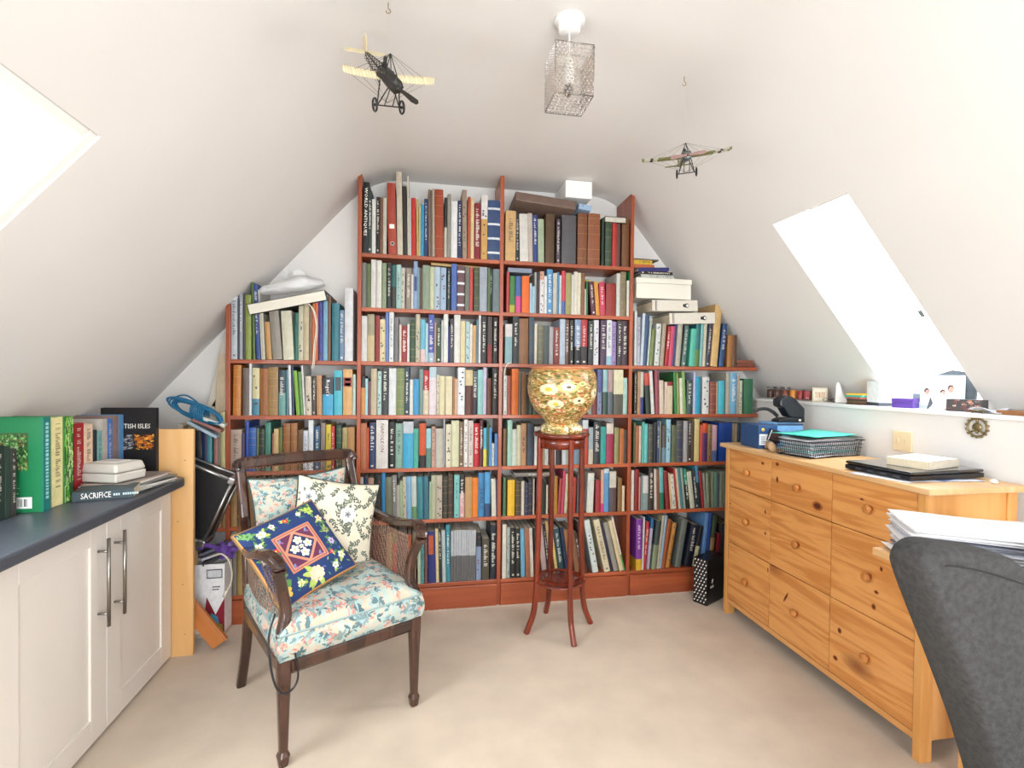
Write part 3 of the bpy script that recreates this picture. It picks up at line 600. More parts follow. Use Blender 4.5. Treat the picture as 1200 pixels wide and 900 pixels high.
row('right outer bay', 'bottom shelf', SH[6], 735, 592, 9.2308, '''
86,146,150,8c3cac e8b82c@.78 6 t|150,166,125,e4e0e4 20|168,200,180,c82c3c t 40|208,236,140,2c70a8 c0b8d0@.2 50|250,300,165,3c4c4c 8c9c7c@.5 62|308,332,110,c0b8a0 66|336,360,110,a4c4dc 70|366,402,150,b0582c 74|412,452,190,cc8c40 84 m|510,570,150,747c74 84|606,690,200,1c2034 t 84|698,738,220,1c1c20 e0dcac@.5 84
790,830,80,6c9cd4 56|834,856,80,2c50a4 56|866,910,100,4c5c44 b09060@.45 56|940,985,300,8c2030 o 40|990,1040,200,3c3c40 o 30|1044,1090,200,a89c80 o|1094,1140,200,4c5c64 o''')
CNT = {}
def parse():
    out = []
    for bay, shf, z, ox, oy, sc, txt in ROWS:
        ents = [e_.strip() for e_ in txt.replace('\n', '|').split('|') if e_.strip()]
        L = []
        for k, e_ in enumerate(ents):
            tok = e_.split(); a = tok[0].split(',')
            xl, xr, yt = float(a[0]), float(a[1]), float(a[2]); c = a[3].lower(); lean = 0; c2 = None; fr = .5; o = ''
            for t in tok[1:]:
                if '@' in t: c2, fr = t.split('@'); fr = float(fr); c2 = c2.lower()
                elif t.lstrip('-').replace('.', '').isdigit() and not t.startswith('1 '): lean = float(t)
                else: o += t
            YS = YB+.012
            pyb = proj((onY(ox+xl/sc, 440, YS)[0], YS, z))[1]
            x0 = onY(ox+xl/sc, pyb, YS)[0]; x1 = onY(ox+xr/sc, pyb, YS)[0]
            top = onY(ox+(xl+lean)/sc, oy+yt/sc, YS); h = top[2]-z
            L.append(dict(x0=x0, t=x1-x0, h=h, dx=top[0]-x0 if lean else 0, c=c, c2=c2, fr=fr, o=o, k=k+1, n=len(ents), bay=bay, shf=shf, z=z, area=(xr-xl)*h*F_PX/2.8/sc*(0 if 'o' in o else 1)))
        lim = {'left middle bay': (UX[1]+e, UX[2]-e), 'right middle bay': (UX[2]+e, UX[3]-e), 'left outer bay': (UX[0]+e, UX[1]-e), 'right outer bay': (UX[3]+e, XR), 'far left bay': (XL+.05, UX[0]-e)}[bay]
        for i, b1 in enumerate(L):
            b1['x0'] = max(b1['x0'], lim[0]+.001)
            if b1['x0']+b1['t'] > lim[1]-.001: b1['t'] = lim[1]-.001-b1['x0']
            if b1['dx'] == 0: b1['dx'] = 0
            if i:
                a = L[i-1]
                if b1['x0'] < a['x0']+a['t']+.0006: d = a['x0']+a['t']+.0006-b1['x0']; b1['x0'] += d; b1['t'] = max(.004, b1['t']-d)
                hm = min(a['h'], b1['h'])
                ov = (a['x0']+a['t']+a['dx']*hm/a['h'])-(b1['x0']+b1['dx']*hm/b1['h'])+.0008
                if ov > 0:
                    if b1['dx'] < 0: b1['dx'] = min(0, b1['dx']+ov*b1['h']/hm)
                    else: a['dx'] -= ov*a['h']/hm
            if b1['x0']+b1['t']+b1['dx'] > lim[1]-.001: b1['dx'] = min(b1['dx'], max(0, lim[1]-.001-b1['x0']-b1['t']))
            if b1['x0']+b1['dx'] < lim[0]+.001: b1['dx'] = lim[0]+.001-b1['x0']
        out += L
    return out
BOOKS = parse()
BOOKS.sort(key=lambda b_: -b_['area'])
N_IND = 268
stuff = MB()
groups_made = 0
MARK = {'t': 'pale lettering', 'b': 'gilt bands', 'B': 'pale bands', 'r': 'a finger ring', 'N': 'white lettering', 'P': 'large brown lettering', 'A': 'dark capital lettering', 'G': 'white script lettering', 'O': 'a dark oval label', 'L': 'a red label', 'k': 'a dark blue block', 'w': 'an orange block'}
for i, q in enumerate(BOOKS):
    rr = random.Random(i*7+3)
    d = min(.195, max(.11, q['h']*rr.uniform(.62, .78))); inset = rr.uniform(.002, .012)
    ang = math.atan2(q['dx'], q['h']) if abs(q['dx']) > .0005 else 0
    hh = (q['h'] - (abs(math.sin(ang))*q['t'] if ang else 0))/math.cos(ang); tt = q['t']*math.cos(ang)
    q['h2'] = hh
    # leaning books turn about the foot they stand on
    if ang >= 0: T = Matrix.Translation((q['x0']+q['t'], YB+inset, q['z']+.0004)) @ Matrix.Rotation(ang, 4, 'Y') @ Matrix.Translation((-tt, 0, 0))
    else: T = Matrix.Translation((q['x0'], YB+inset, q['z']+.0004)) @ Matrix.Rotation(ang, 4, 'Y')
    if i < N_IND and 'o' not in q['o']:
        mb = MB(); book_into(mb, tt, d, hh, q['c'], q['c2'], q['fr'], q['o'], rr)
        ob = mb.build('ring_binder' if 'r' in q['o'] else 'book', BOOKM); ob.matrix_world = T
        wpx = q['t']*205
        sz = 'thick ' if wpx > 10 else ('thin ' if wpx < 4.6 else ('tall ' if q['h'] > .235 else ''))
        look = cname(q['c'])
        if q['c2'] and cname(q['c2']) != look: look += ' and '+cname(q['c2'])
        mk = [MARK[m_] for m_ in q['o'] if m_ in MARK]
        if 't' in q['o'] and lum(hl(q['c'])) > .45: mk = ['dark lettering']
        kind = 'ring binder' if 'r' in q['o'] else 'book'
        if q['k'] <= q['n']/2+.5: pos = ordn(q['k'])+' from left'
        else: pos = ordn(q['n']-q['k']+1)+' from right' if q['n'] != q['k'] else 'last at right end'
        lab = f"{sz}{look} {kind}{' with '+mk[0] if mk else ''}, {pos}, {q['shf']} of {q['bay']}"
        if len(lab.split()) > 16: lab = f"{sz}{look} {kind}, {pos}, {q['shf']} of {q['bay']}"
        tag(ob, lab, 'binder' if 'r' in q['o'] else 'book', f"books on the {q['shf']} of the {q['bay']}")
        fl = -min(.004, tt*.12)-.0006
        WH = mat('lettering_white', 'eeeae0', .6); DK = mat('lettering_dark', '5c3020', .6); NV = mat('lettering_navy', '1c3c5c', .6)
        rot = (PI/2, PI/2, 0)
        if 'N' in q['o']: text_mesh('WORLD ANTIQUES', tt*.75, m=WH, parent=ob, loc=(tt/2, fl, hh*.58), rot=rot, width=hh*.68)
        if 'P' in q['o']: text_mesh('NAPOLEON', tt*.42, m=DK, parent=ob, loc=(tt/2, fl, hh*.63), rot=rot, width=hh*.58)
        if 'A' in q['o']: text_mesh('SEALS', tt*.9, m=NV, parent=ob, loc=(tt/2, fl, hh*.42), rot=rot, width=hh*.48)
        if 'G' in q['o']: text_mesh("Roget's", tt*.5, m=WH, parent=ob, loc=(tt/2, fl, hh*.72), rot=rot, width=hh*.42)
    else:
        book_into(stuff, tt, d, hh, q['c'], q['c2'], q['fr'], q['o'], rr, T)
so = stuff.build('small_books', BOOKM); tag(so, 'the many slimmer or half hidden books filling the rest of the bookcase shelves', 'books', kind='stuff')
# extra reading on particular spines

def lying_book(name, x0, x1, y0, y1, z, th, c, label, cat='book', tilt=0, group=None, c2=None, o='', rotz=0, spine='front', page=None):
    """book lying flat; spine faces the camera side (front) or away"""
    mb = MB(); L = x1-x0; D = y1-y0
    T = Matrix.Rotation(PI/2, 4, 'Y') if spine == 'front' else Matrix.Rotation(PI, 4, 'Z') @ Matrix.Rotation(PI/2, 4, 'Y')
    book_into(mb, th, D, L, c, c2, .5, o, random.Random(int(x0*999)), T)
    ob = mb.build(name, BOOKM)
    if spine == 'front': base = Matrix.Translation((x0, y0, z+th))
    else: base = Matrix.Translation((x1, y1, z+th))
    c0 = Vector(((x0+x1)/2, (y0+y1)/2, z))
    R_ = Matrix.Translation(c0) @ Matrix.Rotation(rotz, 4, 'Z') @ Matrix.Rotation(-tilt, 4, 'Y') @ Matrix.Translation(-c0)
    ob.matrix_world = R_ @ base
    tag(ob, label, cat, group); return ob

# ------------------------------------------------------------------ things lying on or beside the rows of books
lying_book('book', onY(500+0, 300, YB)[0]*0+.055, .345, YB+.02, YB+.16, SH[1]+.243, .014, 'c4a468', 'thin tan book lying flat on top of the second shelf row, left middle bay', tilt=-.035)
# right middle bay, top shelf
b = MB(); x0, x1 = .505, .885
ol = [(0, 0), (.0, .052), (.012, .058), (.19, .058), (.20, .05), (.20, 0)]
b.prism(ol, 0, .352, 'YZ')
alb = b.build('album_box', mat('album_brown', '6e5a50', .45, noise=.15, scale=20), bevel=.004); alb.matrix_world = Matrix.Translation((.515, YB-.035, 2.283)) @ Matrix.Rotation(.085, 4, 'Y') @ Matrix.Rotation(-.2, 4, 'X')
tag(alb, 'large brown album box lying across the books on the top shelf, right middle bay', 'box')
b = MB(); b.box(0, .075, 0, .15, 0, .03); b.box(.02, .026, -.0008, .001, .018, .023, mi=1)
bb = b.build('small_box', [mat('small_box_blue', '8fa8c4', .5), BLACKP], bevel=.002, loc=(.885, YB-.03, 2.262), rot=(0, .12, 0))
tag(bb, 'small pale blue box lying beside the brown album box on the top shelf', 'box')
lying_book('book', 1.055, 1.185, YB-.005, YB+.15, SH[0]+.253, .034, '2c2420', 'tan paged dark covered book lying flat on top of the green and red books', spine='back')
# right middle bay, second shelf
b = MB(); b.box(0, .14, 0, .17, 0, .026); b.build
fb = b.build('flat_box', mat('flat_box_slate', '747f90', .5), bevel=.003, loc=(.487, YB+.02, SH[1]+.2305)); tag(fb, 'flat slate grey box lying on the books at the left of the second shelf', 'box')
lying_book('book', .888, 1.035, YB+.006, YB+.15, SH[1]+.196, .006, 'c8b83c', 'thin yellow edged booklet slanting over the books on the second shelf', tilt=-.12)
# right middle bay, sixth shelf
lying_book('book', .54, .775, YB+.01, YB+.17, SH[5]+.221, .022, '8c8880', 'thick grey book lying across the dark books on the sixth shelf', o='t')
# right outer bay, small leather books on the shelf end
lying_book('book', 1.932, 2.058, YB+.01, YB+.14, SH[2]+.001, .022, '8c4c3c', 'lower of two reddish brown books lying at the shelf end', spine='front', group='two brown books lying at the shelf end')
lying_book('book', 1.928, 2.045, YB+.012, YB+.135, SH[2]+.0245, .020, '9c5c44', 'upper of two reddish brown books lying at the shelf end', spine='front', group='two brown books lying at the shelf end', rotz=.05)
# the pile above the right outer bay: binders, box, books
def binder_flat(x0, w, z, tilt, lab):
    t = empty('ring_binder', (x0+w/2, YB-.01, z)); th = .066
    G = mat('binder_grey_paper', 'cfc8bc', .6, noise=.06, scale=60)
    q = MB(); q.box(-w/2, w/2, 0, .004, 0, th); q.build('spine', G, t, bevel=.002)
    q = MB(); q.box(-w/2, w/2, .004, .26, 0, .003); q.box(-w/2, w/2, .004, .26, th-.003, th); q.build('cover', G, t)
    q = MB(); q.box(-w/2+.008, w/2-.008, .008, .25, .004, th-.008); q.build('papers', CREAMP, t)
    q = MB(); q.lathe([(.0135, 0), (.0135, .0012), (.0085, .0014)], 20, T=Matrix.Translation((w/2-.072, -.0002, th/2)) @ Matrix.Rotation(PI/2, 4, 'X')); q.lathe([(.010, 0), (.010, .0012)], 16, T=Matrix.Translation((w/2-.088, -.0002, th/2)) @ Matrix.Rotation(PI/2, 4, 'X')); q.build('finger_hole_plate', BLACKP, t)
    q = MB(); q.lathe([(.008, 0), (.008, .0006)], 18, T=Matrix.Translation((w/2-.069, -.0018, th/2)) @ Matrix.Rotation(PI/2, 4, 'X')); q.build('finger_hole_ring', WHITEP, t)
    q = MB(); q.box(-w/2+.02, -w/2+.024, -.0008, .001, .003, th-.003); q.box(-w/2+.028, -w/2+.030, -.0008, .001, .003, th-.003); q.build('spine_stripe', BLACKP, t)
    t.rotation_euler = (0, tilt, 0); tag(t, lab, 'binder', 'grey lever arch binders lying on the right outer bay'); return t
binder_flat(1.468, .30, SH[2]+.258, -.045, 'lower grey lever arch binder lying on the upright books, right outer bay')
binder_flat(1.355, .295, SH[2]+.330, -.03, 'upper grey lever arch binder lying under the cream box')
t = empty('cream_box', (1.435, YB+.005, SH[2]+.403)); bw = .36
CB = mat('cream_card', 'dcd8cc', .6)
part_box('box_body', 1.435-bw/2+.004, 1.435+bw/2-.004, YB+.004, YB+.2, SH[2]+.403, SH[2]+.492, CB, t); part_box('lid', 1.435-bw/2, 1.435+bw/2, YB, YB+.204, SH[2]+.493, SH[2]+.524, CB, t, .002)
tag(t, 'cream cardboard box with a lid, topmost of the flat binders', 'box')
lying_book('book', 1.285, 1.49, YB+.0, YB+.16, SH[2]+.5255, .018, 'd8dcd4', 'white book with green marks, lowest of the three on the cream box', o='d', group='books lying on the cream box')
lying_book('book', 1.28, 1.485, YB-.003, YB+.15, SH[2]+.544, .018, '2c1c18', 'dark brown book, middle of the three on the cream box', o='t', group='books lying on the cream box')
lying_book('book', 1.262, 1.46, YB-.006, YB+.15, SH[2]+.562, .022, '2c2c78', 'dark blue book, topmost of the three on the cream box', group='books lying on the cream box', tilt=.05)
lying_book('book', 1.242, 1.358, YB+.01, YB+.15, 1.9735, .026, 'e4bc2c', 'yellow and black book lying on the short top stub of shelf', o='d')
lying_book('book', 1.243, 1.40, YB+.012, YB+.15, 2.000, .008, '6c5c54', 'thin grey brown book lying on the yellow book beside the slope', rotz=.04)
# left outer bay: leaning box lid, plastic bag, cable
t = empty('cardboard_box', (-.86, YB-.03, 1.60)); w = .385; hh = .052; dd = .27
q = MB(); q.box(0, w, 0, .003, 0, hh); q.box(0, w, 0, dd, hh-.003, hh); q.build('lid', mat('cream_lid', 'd8d4c6', .6), t)
q = MB(); q.box(w, w+.003, 0, dd, 0, hh); q.box(0, .003, 0, dd, 0, hh); q.box(0, w, .004, dd, 0, .004); q.build('dark_side', mat('dark_box_side', '3c3830', .6, noise=.2, scale=30), t)
t.rotation_euler = (0, -.235, .0); tag(t, 'long cream box lying tilted on the tops of the left outer bay books', 'box')
BAG = bpy.data.materials.new('thin_plastic'); BAG.use_nodes = True; bn = BAG.node_tree.nodes['Principled BSDF']
bn.inputs['Base Color'].default_value = (.86, .87, .88, 1); bn.inputs['Roughness'].default_value = .3; bn.inputs['Alpha'].default_value = .62
def noise3(x, y, z):
    from mathutils import noise
    return noise.noise(Vector((x, y, z)))
q = MB(); nu, nv = 40, 18; vs = []; fs = []
for j in range(nv+1):
    for i in range(nu):
        a = 2*PI*i/nu; v = j/nv*PI
        r = math.sin(v)**.6
        x = -.165*math.cos(v); y = .075*r*math.cos(a); z = (.045+.02*math.exp(-((v-1.9)/.5)**2))*r*math.sin(a)
        if z < 0: z *= .35
        k = 1+.38*noise3(x*22, y*22+3, z*26)+.16*noise3(x*60, y*60, z*60+5)
        vs.append((x, y*k, z*k))
for j in range(nv):
    for i in range(nu): fs.append((j*nu+i, j*nu+(i+1) % nu, (j+1)*nu+(i+1) % nu, (j+1)*nu+i))
q.add(vs, fs, smooth=True)
for s_ in (-1, 1):
    q.add([(.02*s_, 0, .06), (.06*s_+.02, .02, .075), (.05*s_, .03, .105), (.01*s_+.01, -.01, .09)], [(0, 1, 2, 3)], smooth=True)
bag = q.build('plastic_bag', BAG, loc=(-.675, YB+.07, 1.755), rot=(0, -.2, .05)); tag(bag, 'crumpled thin white plastic bag lying on the tilted cream box', 'bag')
cab_m = mat('cable_cream', 'd4cdbc', .5)
q = MB(); pts = [(-.60, YB-.012, 1.655), (-.57, YB-.045, 1.662), (-.545, YB-.04, 1.62), (-.535, YB-.03, 1.54), (-.545, YB-.028, 1.45), (-.55, YB-.03, 1.36), (-.556, YB-.028, 1.33)]
def smooth_path(p, n=6):
    p = [Vector(a) for a in p]; out = []
    for i in range(len(p)-1):
        a, b_, c, d = p[max(i-1, 0)], p[i], p[i+1], p[min(i+2, len(p)-1)]
        for k in range(n):
            t = k/n; out.append(.5*((2*b_)+(c-a)*t+(2*a-5*b_+4*c-d)*t*t+(3*b_-a-3*c+d)*t**3))
    out.append(p[-1]); return out
q.tube(smooth_path(pts), .0032, 6); q.tube(smooth_path([(p[0]+.006, p[1]+.004, p[2]-.004) for p in pts]), .002, 6)
tag(q.build('cable', cab_m), 'cream cable hanging over the books of the left outer bay', 'cable')
q = MB(); pts = [(.468, YB-.006, 1.30), (.472, YB-.01, 1.345), (.485, YB-.012, 1.368), (.505, YB-.01, 1.376)]; q.tube(smooth_path(pts), .003, 6)
tag(q.build('cable', cab_m), 'short white cable curling over the third shelf beside the centre upright', 'cable')
# cream boards leaning in the far left bay
b = MB(); b.box(0, .10, 0, .012, 0, .78); o = b.build('leaning_board', mat('board_cream', 'cfc8b8', .6), bevel=.002); o.matrix_world = Matrix.Translation((-1.19, 2.93, .80)) @ Matrix.Rotation(.21, 4, 'Y')
tag(o, 'tall cream board leaning against the outside of the bookcase', 'board')
b = MB(); b.box(0, .06, 0, .012, 0, .60); o = b.build('leaning_board', mat('board_tan', 'b8a68c', .6, noise=.3, scale=8), bevel=.002); o.matrix_world = Matrix.Translation((-1.075, 2.86, .80)) @ Matrix.Rotation(.06, 4, 'Y')
tag(o, 'shorter mottled tan board leaning between the cream board and the bookcase', 'board')

# ------------------------------------------------------------------ base cabinet, worktop, birch end board
XC = -1.103
cab = empty('base_cabinet', (-1.38, 1.9, 0))
part_box('carcass', XL+.003, XC-.021, .95, 2.498, .012, .787, CABW, cab, .001)
def door(y0, y1, hy, parent):
    d = empty('door', (XC+1.38, (y0+y1)/2-1.9, .4), parent=parent); D0 = (XC, (y0+y1)/2, .4); w2, h0, h1 = (y1-y0)/2-.0015, -.388, .382
    st = .085; q = MB()
    q.box(-.02, 0, -w2, -w2+st, h0, h1); q.box(-.02, 0, w2-st, w2, h0, h1); q.box(-.02, 0, -w2+st, w2-st, h0, h0+st); q.box(-.02, 0, -w2+st, w2-st, h1-st, h1)
    q.build('door_frame', CABW, d, bevel=.0015)
    q = MB(); q.box(-.018, -.007, -w2+st-.002, w2-st+.002, h0+st-.002, h1-st+.002); q.build('door_panel', CABW, d)
    q = MB(); z0, z1 = .405, .715; yy = hy-D0[1]
    q.tube([(.034, yy, z0-.4), (.034, yy, z1-.4)], .006, 14)
    for z in (z0+.045, z1-.045): q.tube([(.0, yy, z-.4), (.034, yy, z-.4)], .0045, 10)
    q.build('handle', STEEL, d)
    return d
door(2.022, 2.497, 2.068, cab); door(1.535, 2.020, 1.972, cab); door(1.05, 1.533, 1.10, cab)
tag(cab, 'white panelled base cabinet with steel bar handles under the dark worktop', 'cabinet')
b = MB(); yr = .03
ol = [(XL+.002, .9), (XC+.07, .9), (XC+.07, 2.45)] + [(XC+.07-.05+.05*math.cos(a), 2.45+.05*math.sin(a)) for a in np.linspace(0, PI/2, 7)[1:]] + [(XL+.002, 2.5)]
b.prism(ol, .789, .829, 'XY')
WT = mat('dark_laminate', '363a42', .35, h2='565b64', scale=420, bump=.05, bscale=300)
wt = b.build('worktop', WT, bevel=.008); tag(wt, 'speckled dark grey laminate worktop on the white cabinet', 'worktop')
b = MB(); b.box(XL+.01, -1.016, 2.506, 2.526, 0, 1.042); o = b.build('end_board', BIRCH, bevel=.001)
q = MB(); 
for x, z in ((-1.05, .10), (-1.06, .33), (-1.05, .9), (-1.08, .62)): q.lathe([(.003, 0), (.003, .0008)], 8, T=Matrix.Translation((x, 2.5065, z)) @ Matrix.Rotation(PI/2, 4, 'X'))
q.build('screw_head', mat('screw', '8c6c40', .5), o)
tag(o, 'tall birch faced board standing at the end of the worktop', 'board')

# ------------------------------------------------------------------ things on the worktop
ZW = .8292
WHT = mat('lettering_white', 'eeeae0', .6)
def big_book(name, corner, t, d, h, c, rz, label, o='', c2=None, fr=.5, cover=None, rot_extra=None, spine_txt=None):
    """standing book; local: spine at -y (width t along x), covers run to +y; with cover, spine and page parts"""
    r = empty(name, corner, rot=(0, 0, rz)); A = hl(c)
    q = MB(); q.box(0, t, 0, .003, 0, h, A); q.build('spine', BOOKM, r, bevel=.001)
    q = MB(); q.box(0, .0025, .003, d, 0, h, A); q.box(t-.0025, t, .003, d, 0, h, A); q.build('cover', BOOKM, r)
    q = MB(); q.box(.0027, t-.0027, .0032, d-.005, .004, h-.004); q.build('pages', CREAMP, r)
    q = MB(); rr = random.Random(int(h*9999)); cc = hl('e8e4d8') if lum(A) < .3 else hl('24282c')
    if o:
        z = h*.9; 
        while z > h*.3:
            l = rr.uniform(.003, .008); q.add([(t*.28, -.0006, z-l), (t*.72, -.0006, z-l), (t*.72, -.0006, z), (t*.28, -.0006, z)], [(0, 1, 2, 3)], cc); z -= l+rr.uniform(.0015, .004)
        q.build('spine_print', BOOKM, r)
    return r
# a big green garden book, cover to the camera, spine to the room
def cover_book(corner, t, L, h, c, rz, cv, label, spine_c=None, cvn=(60, 80)):
    """x runs along the cover away from the spine (towards -x world when rz=0), camera sees the cover at -y"""
    r = empty('book', corner, rot=(0, 0, rz)); A = hl(c); B = hl(spine_c or c)
    q = MB(); q.box(-.003, 0, 0, t, 0, h, B); q.build('spine', BOOKM, r)
    q = MB(); q.box(-L, -.003, 0, .0025, 0, h, A); q.box(-L, -.003, t-.0025, t, 0, h, A); q.build('cover', BOOKM, r)
    q = MB(); q.box(-L+.005, -.0032, .0027, t-.0027, .004, h-.004); q.build('pages', CREAMP, r)
    if cv is not None: canvas_grid('cover_print', cv, cvn[0], cvn[1], lambda u, v: (-L+.001+(L-.003)*u, -.0008, h-.001-(h-.002)*v), PRINTM, r)
    return r
cv = Canvas(160, 220, '1f7a4c'); rr = random.Random(3)
cv.rect(.28, .82, .16, .56, '3a5a34')
for _ in range(420):
    cv.ell(rr.uniform(.30, .80), rr.uniform(.18, .55), .018, .010, rr.uniform(0, 3), rr.choice(['4c8c3c', '2c5c30', '7cb060', '1c3c24', '94b884', '5c7c48', '88683c']))
for k in range(9): cv.rect(.36, rr.uniform(.55, .72), .60+k*.028, .607+k*.028, '8cc0a0')
cv.rect(.62, .86, .84, .96, 'eef0ec')
for k in range(12): cv.rect(.65+k*.016, .655+k*.016, .86, .94, '202020')
pg = onZ(51, 600, ZW); hgt = onY(53, 489, pg[1])[2]-ZW; gt = onX(60, 598, pg[0])[1]-pg[1]-.001
gb = cover_book((pg[0], pg[1], ZW), gt, .225, hgt, '1f7a4c', .02, cv, '', '1f7c78', (110, 150)); 
q = MB(); rr = random.Random(5); z = hgt*.94
while z > hgt*.12:
    l = rr.uniform(.005, .011); q.add([(.0006, gt*.3, z-l), (.0006, gt*.7, z-l), (.0006, gt*.7, z), (.0006, gt*.3, z)], [(0, 1, 2, 3)], hl('9cdcd8')); z -= l+.004
q.build('spine_print', BOOKM, gb)
tag(gb, 'large green gardening book standing cover forward on the worktop', 'book', 'books standing on the worktop')
def spine_right(px0, py, px1, h_px, c, label, L=.17, x=None, o='t', tilt=0, z=ZW, page='e8dcc0'):
    """book standing on the worktop with its spine facing the room (+x)"""
    X0 = x if x is not None else onZ((px0+px1)/2, py, z)[0]
    y0 = onX(px0, py, X0)[1]; y1 = onX(px1, py, X0)[1]; t = y1-y0-.001; h = onX((px0+px1)/2, h_px, X0)[2]-z
    r = empty('book', (X0, y0, z)); A = hl(c)
    q = MB(); q.box(-.003, 0, 0, t, 0, h, A); q.build('spine', BOOKM, r, bevel=min(.001, t*.1))
    q = MB(); q.box(-L, -.003, 0, .002, 0, h, A); q.box(-L, -.003, t-.002, t, 0, h, A); q.build('cover', BOOKM, r)
    q = MB(); q.box(-L+.004, -.0032, .0022, t-.0022, .003, h-.003, hl(page)); q.build('pages', BOOKM, r)
    if o:
        q = MB(); rr = random.Random(int(px0*7)); zz = h*.93; cc = tuple(.62*p+.38*q_ for p, q_ in zip(hl('ece8dc') if lum(A) < .35 else hl('1c2024'), A))
        while zz > h*.2:
            l = rr.uniform(.002, .006); e0 = t*.3; e1 = t*rr.choice([.5, .62, .7, .7]); q.add([(.0006, e0, zz-l), (.0006, e1, zz-l), (.0006, e1, zz), (.0006, e0, zz)], [(0, 1, 2, 3)], cc); zz -= l+(rr.uniform(.0015, .003) if rr.random() < .8 else .012)
        q.build('spine_print', BOOKM, r)
    tag(r, label, 'book', 'books standing on the worktop'); return r
spine_right(-8, 606, 6, 523, '24302c', 'black book at the left edge of the picture in front of the green book', x=-1.285, L=.15, o='t')
spine_right(6.5, 605, 13, 523, '2c3c34', 'dark green book second from the left edge in front of the green book', x=-1.285, L=.15, o='')
spine_right(13.5, 603, 20, 526, '3c3434', 'dark book with pale lettering directly in front of the green book cover', x=-1.285, L=.15, o='t')
spine_right(61, 593, 75, 489, 'ece0a4', 'cream yellow book with dark lettering right of the green gardening book', o='d', L=.2, x=-1.243)
iv = spine_right(75.5, 592, 86, 488, '3c7c34', 'ivy green patterned book right of the cream yellow book', o='', L=.2, x=-1.238)
cv = Canvas(30, 160, '2c6428'); rr = random.Random(8)
for _ in range(120): cv.ell(rr.random(), rr.random(), .16, .028, rr.uniform(0, 3), rr.choice(['5cac3c', '8ccc5c', '1c3c1c', 'c8dca0', '2c5c28']))
hv = max(v.co.z for v in iv.children[0].data.vertices); tv = max(v.co.y for v in iv.children[0].data.vertices)
canvas_grid('spine_print', cv, 12, 80, lambda u, v: (.0008, .001+(tv-.002)*u, hv-.002-(hv-.004)*v), PRINTM, iv)
XB = -1.285
spine_right(87, 575, 98.5, 496, 'a8202c', 'red book standing behind the lying paperback', x=XB, z=ZW, L=.15)
spine_right(99, 572, 109, 497, 'e8ccb0', 'cream book with dark lettering right of the red book', x=XB, L=.15, o='d')
spine_right(109.5, 569, 114, 504, '1c2c34', 'thin black book between the cream and the grey books', x=XB, L=.15, o='')
spine_right(114.5, 566, 120, 505, '7cb0b0', 'thin pale teal book behind the white plastic unit', x=XB, L=.15, o='d')
spine_right(120.5, 560, 126, 491, 'b8b0a8', 'tall grey book left of the blue book on the worktop', x=XB, L=.18, o='')
spine_right(126.5, 556, 132, 491, '4878c0', 'tall blue book behind the white plastic unit', x=XB, L=.18, o='d')
spine_right(132.5, 552, 139, 487, '8c7470', 'tall taupe book left of the light blue book', x=XB, L=.18, o='')
spine_right(139.5, 548, 145, 486, '5c90c0', 'tall light blue book beside the black history book', x=XB, L=.18, o='')
# black book facing the camera, leaning on the end board
p0 = onY(118, 530, 2.482); p1 = onY(183, 528, 2.482); ptp = onY(150, 478, 2.482)
r = cover_book((p1[0], 2.482, ZW), .022, p1[0]-p0[0], ptp[2]-ZW, '141014', 0, None, '')
Lb, hb = p1[0]-p0[0], ptp[2]-ZW
text_mesh('BRITISH ISLES', .03, m=WHT, parent=r, loc=(-Lb*.42, -.0006, hb-.082), rot=(PI/2, 0, 0), width=Lb*.62)
cv = Canvas(90, 60, '1c1814'); rr = random.Random(4)
for _ in range(90): cv.ell(rr.uniform(.0, .45), rr.uniform(.1, .9), .03, .05, rr.uniform(0, 3), rr.choice(['7c7c84', '4c4c54', 'a8a8a8']))
for _ in range(110): cv.ell(rr.uniform(.5, .98), rr.uniform(.1, .9), .03, .06, rr.uniform(0, 3), rr.choice(['c87820', '8c4414', 'e8a840', '5c2810', 'b05c18']))
canvas_grid('cover_print', cv, 45, 30, lambda u, v: (-Lb*.72+Lb*.68*u, -.0008, hb-.115-.075*v), PRINTM, r)
tag(r, 'black history book with white title leaning upright against the birch board', 'book', 'books standing on the worktop')
# magazines lying on the worktop
mags = [('c8c4bc', 0), ('8c8c88', .12), ('d8d4d0', -.06), ('e0dcd4', .2), ('6c7470', .05), ('e8e6e0', .16), ('b8a090', .1)]
px, py = -1.168, 2.29
for k, (c, a) in enumerate(mags):
    q = MB(); q.box(-.088, .088, -.13, .13, 0, .0045, hl(c)); q.box(-.087, .0875, -.129, .129, .0045, .0050, hl('d8d4cc' if k % 2 else '8c8480'))
    o = q.build('magazine', BOOKM, loc=(px+rnd.uniform(-.01, .03), py+rnd.uniform(-.02, .02), ZW+k*.0055), rot=(0, 0, a-.25))
    tag(o, f"{cname(c)} magazine, {ordn(k+1)} from the bottom of the pile under the white unit", 'magazine', 'magazines under the white plastic unit')
# white plastic unit
t = empty('plastic_unit', (-1.205, 2.25, ZW+.0405), rot=(0, 0, -.3))
def taper(nm, x, y, z0, z1, k0, k1, m, parent, bevel):
    q = MB(); vs = []
    for z, k in ((z0, k0), (z1, k1)):
        for sx_, sy_ in ((-1, -1), (1, -1), (1, 1), (-1, 1)): vs.append((sx_*x*k, sy_*y*k, z))
    q.add(vs, [(0, 3, 2, 1), (4, 5, 6, 7), (0, 1, 5, 4), (1, 2, 6, 5), (2, 3, 7, 6), (3, 0, 4, 7)]); return q.build(nm, m, parent, bevel=bevel)
UN = mat('unit_plastic', 'cfcac0', .4)
taper('lower_shell', .085, .07, 0, .035, .97, 1, UN, t, .006); taper('upper_shell', .085, .07, .037, .072, 1, .88, UN, t, .008); taper('top_plate', .05, .035, .072, .076, 1, .9, mat('unit_plate', 'dedad2', .4), t, .002)
